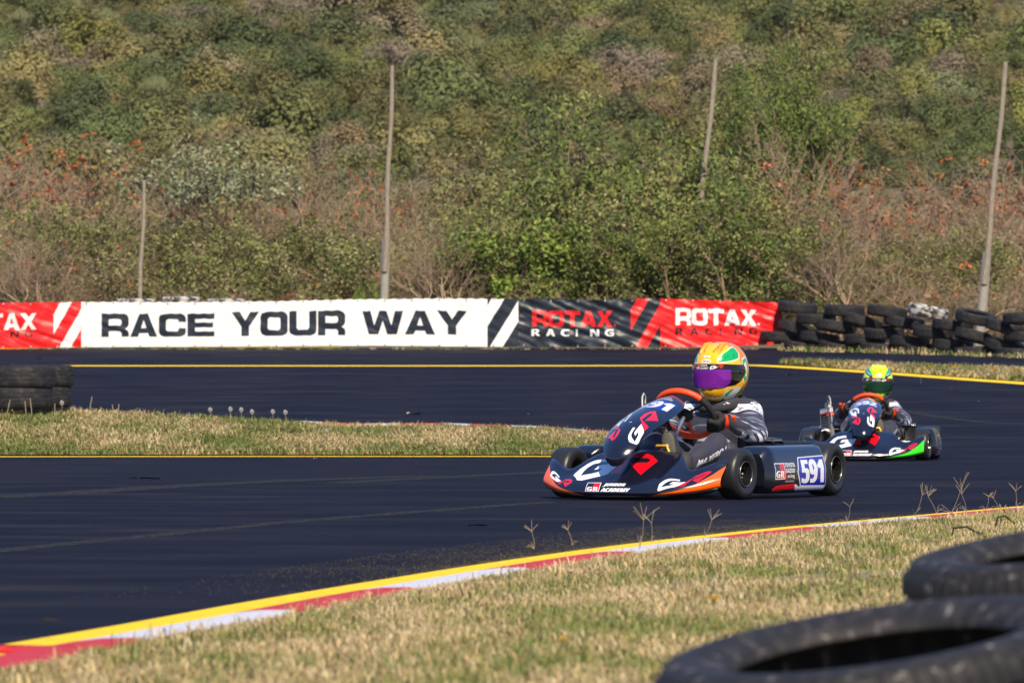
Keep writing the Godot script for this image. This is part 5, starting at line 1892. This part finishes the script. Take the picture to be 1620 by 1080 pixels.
# ------------------------------------------------------------------ smooth bodies from bones
# each bone: [a, b, radius at a, radius at b]; returns a mesh with uv from the side (z, y)
func bones_mesh(bones: Array, cell: float, k: float) -> ArrayMesh:
	var lo := Vector3.INF
	var hi := -lo
	for b in bones:
		var r := maxf(b[2], b[3]) + cell * 3.0
		lo = lo.min(b[0] - Vector3.ONE * r).min(b[1] - Vector3.ONE * r)
		hi = hi.max(b[0] + Vector3.ONE * r).max(b[1] + Vector3.ONE * r)
	var nx := int((hi.x - lo.x) / cell) + 2
	var ny := int((hi.y - lo.y) / cell) + 2
	var nz := int((hi.z - lo.z) / cell) + 2
	var s := PackedFloat32Array()
	s.resize(nx * ny * nz)
	var reach := 4.0 / k
	for b in bones:
		var a: Vector3 = b[0]
		var e: Vector3 = b[1]
		var ra: float = b[2]
		var rb: float = b[3]
		var ab := e - a
		var l2 := maxf(ab.length_squared(), 1e-9)
		var r := maxf(ra, rb) + reach
		var p0 := (a.min(e) - Vector3.ONE * r - lo) / cell
		var p1 := (a.max(e) + Vector3.ONE * r - lo) / cell
		for z in range(maxi(0, int(p0.z)), mini(nz - 1, int(p1.z) + 1) + 1):
			for y in range(maxi(0, int(p0.y)), mini(ny - 1, int(p1.y) + 1) + 1):
				for x in range(maxi(0, int(p0.x)), mini(nx - 1, int(p1.x) + 1) + 1):
					var p := lo + Vector3(x, y, z) * cell
					var h := clampf((p - a).dot(ab) / l2, 0.0, 1.0)
					var d := (p - a - ab * h).length() - lerpf(ra, rb, h)
					if d < reach:
						s[(z * ny + y) * nx + x] += exp(-k * d)
	var at := {}
	var mb := Collector.new()
	var off := [0, 1, nx, nx + 1, nx * ny, nx * ny + 1, nx * ny + nx, nx * ny + nx + 1]
	var cp := [Vector3(0, 0, 0), Vector3(1, 0, 0), Vector3(0, 1, 0), Vector3(1, 1, 0), Vector3(0, 0, 1), Vector3(1, 0, 1), Vector3(0, 1, 1), Vector3(1, 1, 1)]
	var edges := [[0, 1], [2, 3], [4, 5], [6, 7], [0, 2], [1, 3], [4, 6], [5, 7], [0, 4], [1, 5], [2, 6], [3, 7]]
	for z in nz - 1:
		for y in ny - 1:
			for x in nx - 1:
				var base := (z * ny + y) * nx + x
				var inside := 0
				for m in 8:
					if s[base + off[m]] > 1.0:
						inside += 1
				if inside == 0 or inside == 8:
					continue
				var sum := Vector3.ZERO
				var n := 0
				for e in edges:
					var fa: float = -log(maxf(s[base + off[e[0]]], 1e-7))
					var fb: float = -log(maxf(s[base + off[e[1]]], 1e-7))
					if (fa < 0.0) != (fb < 0.0):
						sum += cp[e[0]].lerp(cp[e[1]], fa / (fa - fb))
						n += 1
				var p := lo + (Vector3(x, y, z) + sum / n) * cell
				at[base] = mb.vert(p, Vector2(p.z, p.y))
	var step := [1, nx, nx * ny]
	for base in at:
		for ax in 3:
			var u: int = step[(ax + 1) % 3]
			var w: int = step[(ax + 2) % 3]
			var a := s[base] > 1.0
			var b: bool = s[base + step[ax]] > 1.0
			if a == b or not (at.has(base - u) and at.has(base - w) and at.has(base - u - w)):
				continue
			if a:
				mb.quad(at[base], at[base - w], at[base - u - w], at[base - u])
			else:
				mb.quad(at[base], at[base - u], at[base - u - w], at[base - w])
	return mb.mesh()

# ------------------------------------------------------------------ plants
# one leaf: a folded diamond of two triangles per half
func leaf(mb: Collector, p: Vector3, along: Vector3, side: Vector3, l: float, w: float) -> void:
	var a := mb.vert(p)
	var b := mb.vert(p + along * l * 0.5 + side * w)
	var d := mb.vert(p + along * l)
	var e := mb.vert(p + along * l * 0.5 - side * w)
	mb.quad(a, b, d, e)

func rand_dir() -> Vector3:
	var z := rng.randf_range(-1, 1)
	var a := rng.randf() * TAU
	var r := sqrt(1 - z * z)
	return Vector3(r * cos(a), z, r * sin(a))

func vary(c: Color, f: float) -> Color:
	var k := 1.0 + rng.randf_range(-f, f)
	return Color(c.r * k * rng.randf_range(0.92, 1.08), c.g * k, c.b * k * rng.randf_range(0.9, 1.1))

# branching stems; tips are collected as [point, direction]
func branch(mb: Collector, p: Vector3, d: Vector3, l: float, r: float, depth: int, tips: Array, spread: float, lift: float, wob := 0.22) -> void:
	var path := [p]
	var radii := [r]
	var q := p
	var dir := d
	var n := 3 if depth > 0 else 2
	for k in n:
		dir = (dir + rand_dir() * wob + Vector3.UP * lift).normalized()
		q += dir * l / n
		path.append(q)
		radii.append(r * (1.0 - 0.38 * (k + 1) / n))
	mb.col = vary(Color(1, 1, 1), 0.18)
	mb.tube(path, radii, 3 if r < 0.012 else 5, false)
	if depth == 0:
		tips.append([q, dir])
		return
	if depth <= 2:
		tips.append([path[2], dir])
	var kids := rng.randi_range(2, 3)
	for k in kids:
		var s := (dir + rand_dir() * spread).normalized()
		branch(mb, q, s, l * rng.randf_range(0.62, 0.88), r * 0.62, depth - 1, tips, spread, lift, wob)
	if rng.randf() < 0.7:
		var s := (d + rand_dir() * spread * 1.3).normalized()
		branch(mb, path[rng.randi_range(1, 2)], s, l * rng.randf_range(0.55, 0.8), r * 0.5, depth - 1, tips, spread, lift, wob)

# a shrub model: {stems, foliage, extra}; palette entries are linear colours
func shrub_model(seed_: int, o: Dictionary) -> Dictionary:
	rng.seed = seed_
	var st := Collector.new()
	var tips := []
	for k in o.trunks:
		var a = TAU * k / o.trunks + rng.randf_range(-0.4, 0.4)
		var lean: float = o.lean * rng.randf_range(0.4, 1.2)
		branch(st, Vector3(cos(a), 0, sin(a)) * 0.08 * o.trunks * 0.5, Vector3(cos(a) * lean, 1, sin(a) * lean).normalized(), o.length * rng.randf_range(0.8, 1.1), o.radius, o.depth, tips, o.spread, o.get("lift", 0.06), o.get("wob", 0.22))
	var r := {"stems": st.mesh(true)}
	for part in ["foliage", "dry"]:
		if not o.has(part):
			continue
		var f: Dictionary = o[part]
		var mb := Collector.new()
		var top := 0.1
		for t in tips:
			top = maxf(top, t[0].y)
		for t in tips:
			if rng.randf() > f.share:
				continue
			if f.has("above") and t[0].y < f.above * top:
				continue
			var tone: Color = f.palette[rng.randi() % f.palette.size()]
			for k in f.count:
				var p: Vector3 = t[0] + rand_dir() * f.cloud * sqrt(rng.randf())
				var face: Vector3 = (rand_dir() * 0.8 + (p - t[0]) * 2.0 + Vector3.UP * 0.55 + Vector3(p.x, 0, p.z).normalized() * 0.35).normalized()
				var along := face.cross(rand_dir()).normalized()
				var side := face.cross(along)
				mb.col = vary(tone, 0.28)
				var l: float = f.size * rng.randf_range(0.7, 1.3)
				leaf(mb, p, along, side, l, l * f.get("wide", 0.24))
		r[part] = mb.mesh(true)
	return r

# a dome of leaves for shrubs far up the slope
func dome_model(seed_: int, leaves: int, size: float, flat: float, airy := 0.0) -> ArrayMesh:
	rng.seed = seed_
	var mb := Collector.new()
	var clumps := []
	for k in 20:
		var d := rand_dir()
		d.y = absf(d.y) * flat
		clumps.append(d * rng.randf_range(0.6, 0.85))
	for k in leaves:
		var c: Vector3 = clumps[rng.randi() % clumps.size()]
		var p := c + rand_dir() * 0.3 * pow(rng.randf(), 0.5 - airy * 0.2)
		if p.y < -0.05:
			p.y *= -0.5
		var face := (rand_dir() * 0.6 + (p - c) * 2.6 + p * 0.8 + Vector3.UP * 0.3).normalized()
		var along := face.cross(rand_dir()).normalized()
		var side := face.cross(along)
		mb.col = vary(Color(1, 1, 1), 0.25)
		var l := size * rng.randf_range(0.6, 1.4)
		leaf(mb, p, along, side, l, l * 0.4)
	return mb.mesh(true)

func tuft_model(seed_: int, blades: int, height: float, spread: float, w: float) -> ArrayMesh:
	rng.seed = seed_
	var mb := Collector.new()
	for k in blades:
		var a := rng.randf() * TAU
		var root := Vector3(cos(a), 0, sin(a)) * spread * sqrt(rng.randf())
		var b := rng.randf() * TAU
		var out := Vector3(cos(b), 0, sin(b))
		var h := height * rng.randf_range(0.45, 1.25)
		var lean := rng.randf_range(0.1, 1.1)
		var side := Vector3(-out.z, 0, out.x).rotated(Vector3.UP, rng.randf_range(-0.8, 0.8)) * w
		mb.col = vary(Color(1, 1, 1), 0.25)
		var p1 := root + Vector3.UP * h * 0.6 + out * h * lean * 0.35
		var p2 := root + Vector3.UP * h * (1.0 - lean * 0.35) + out * h * lean
		var i0 := mb.vert(root - side)
		var i1 := mb.vert(root + side)
		var i2 := mb.vert(p1 + side * 0.8)
		var i3 := mb.vert(p1 - side * 0.8)
		var i4 := mb.vert(p2)
		mb.quad(i0, i1, i2, i3)
		mb.tri(i3, i2, i4)
	return mb.mesh(true)

func scatter(called: String, m: Mesh, mat: Material, xfs: Array, cols: Array, parent: Node = self) -> MultiMeshInstance3D:
	var mm := MultiMesh.new()
	mm.transform_format = MultiMesh.TRANSFORM_3D
	mm.use_colors = true
	mm.mesh = m
	mm.instance_count = xfs.size()
	for k in xfs.size():
		mm.set_instance_transform(k, xfs[k])
		mm.set_instance_color(k, cols[k])
	var o := MultiMeshInstance3D.new()
	o.name = numbered(called) if parent == self else called
	o.multimesh = mm
	o.material_override = mat
	o.set_meta("kind", "stuff")
	parent.add_child(o, true)
	return o
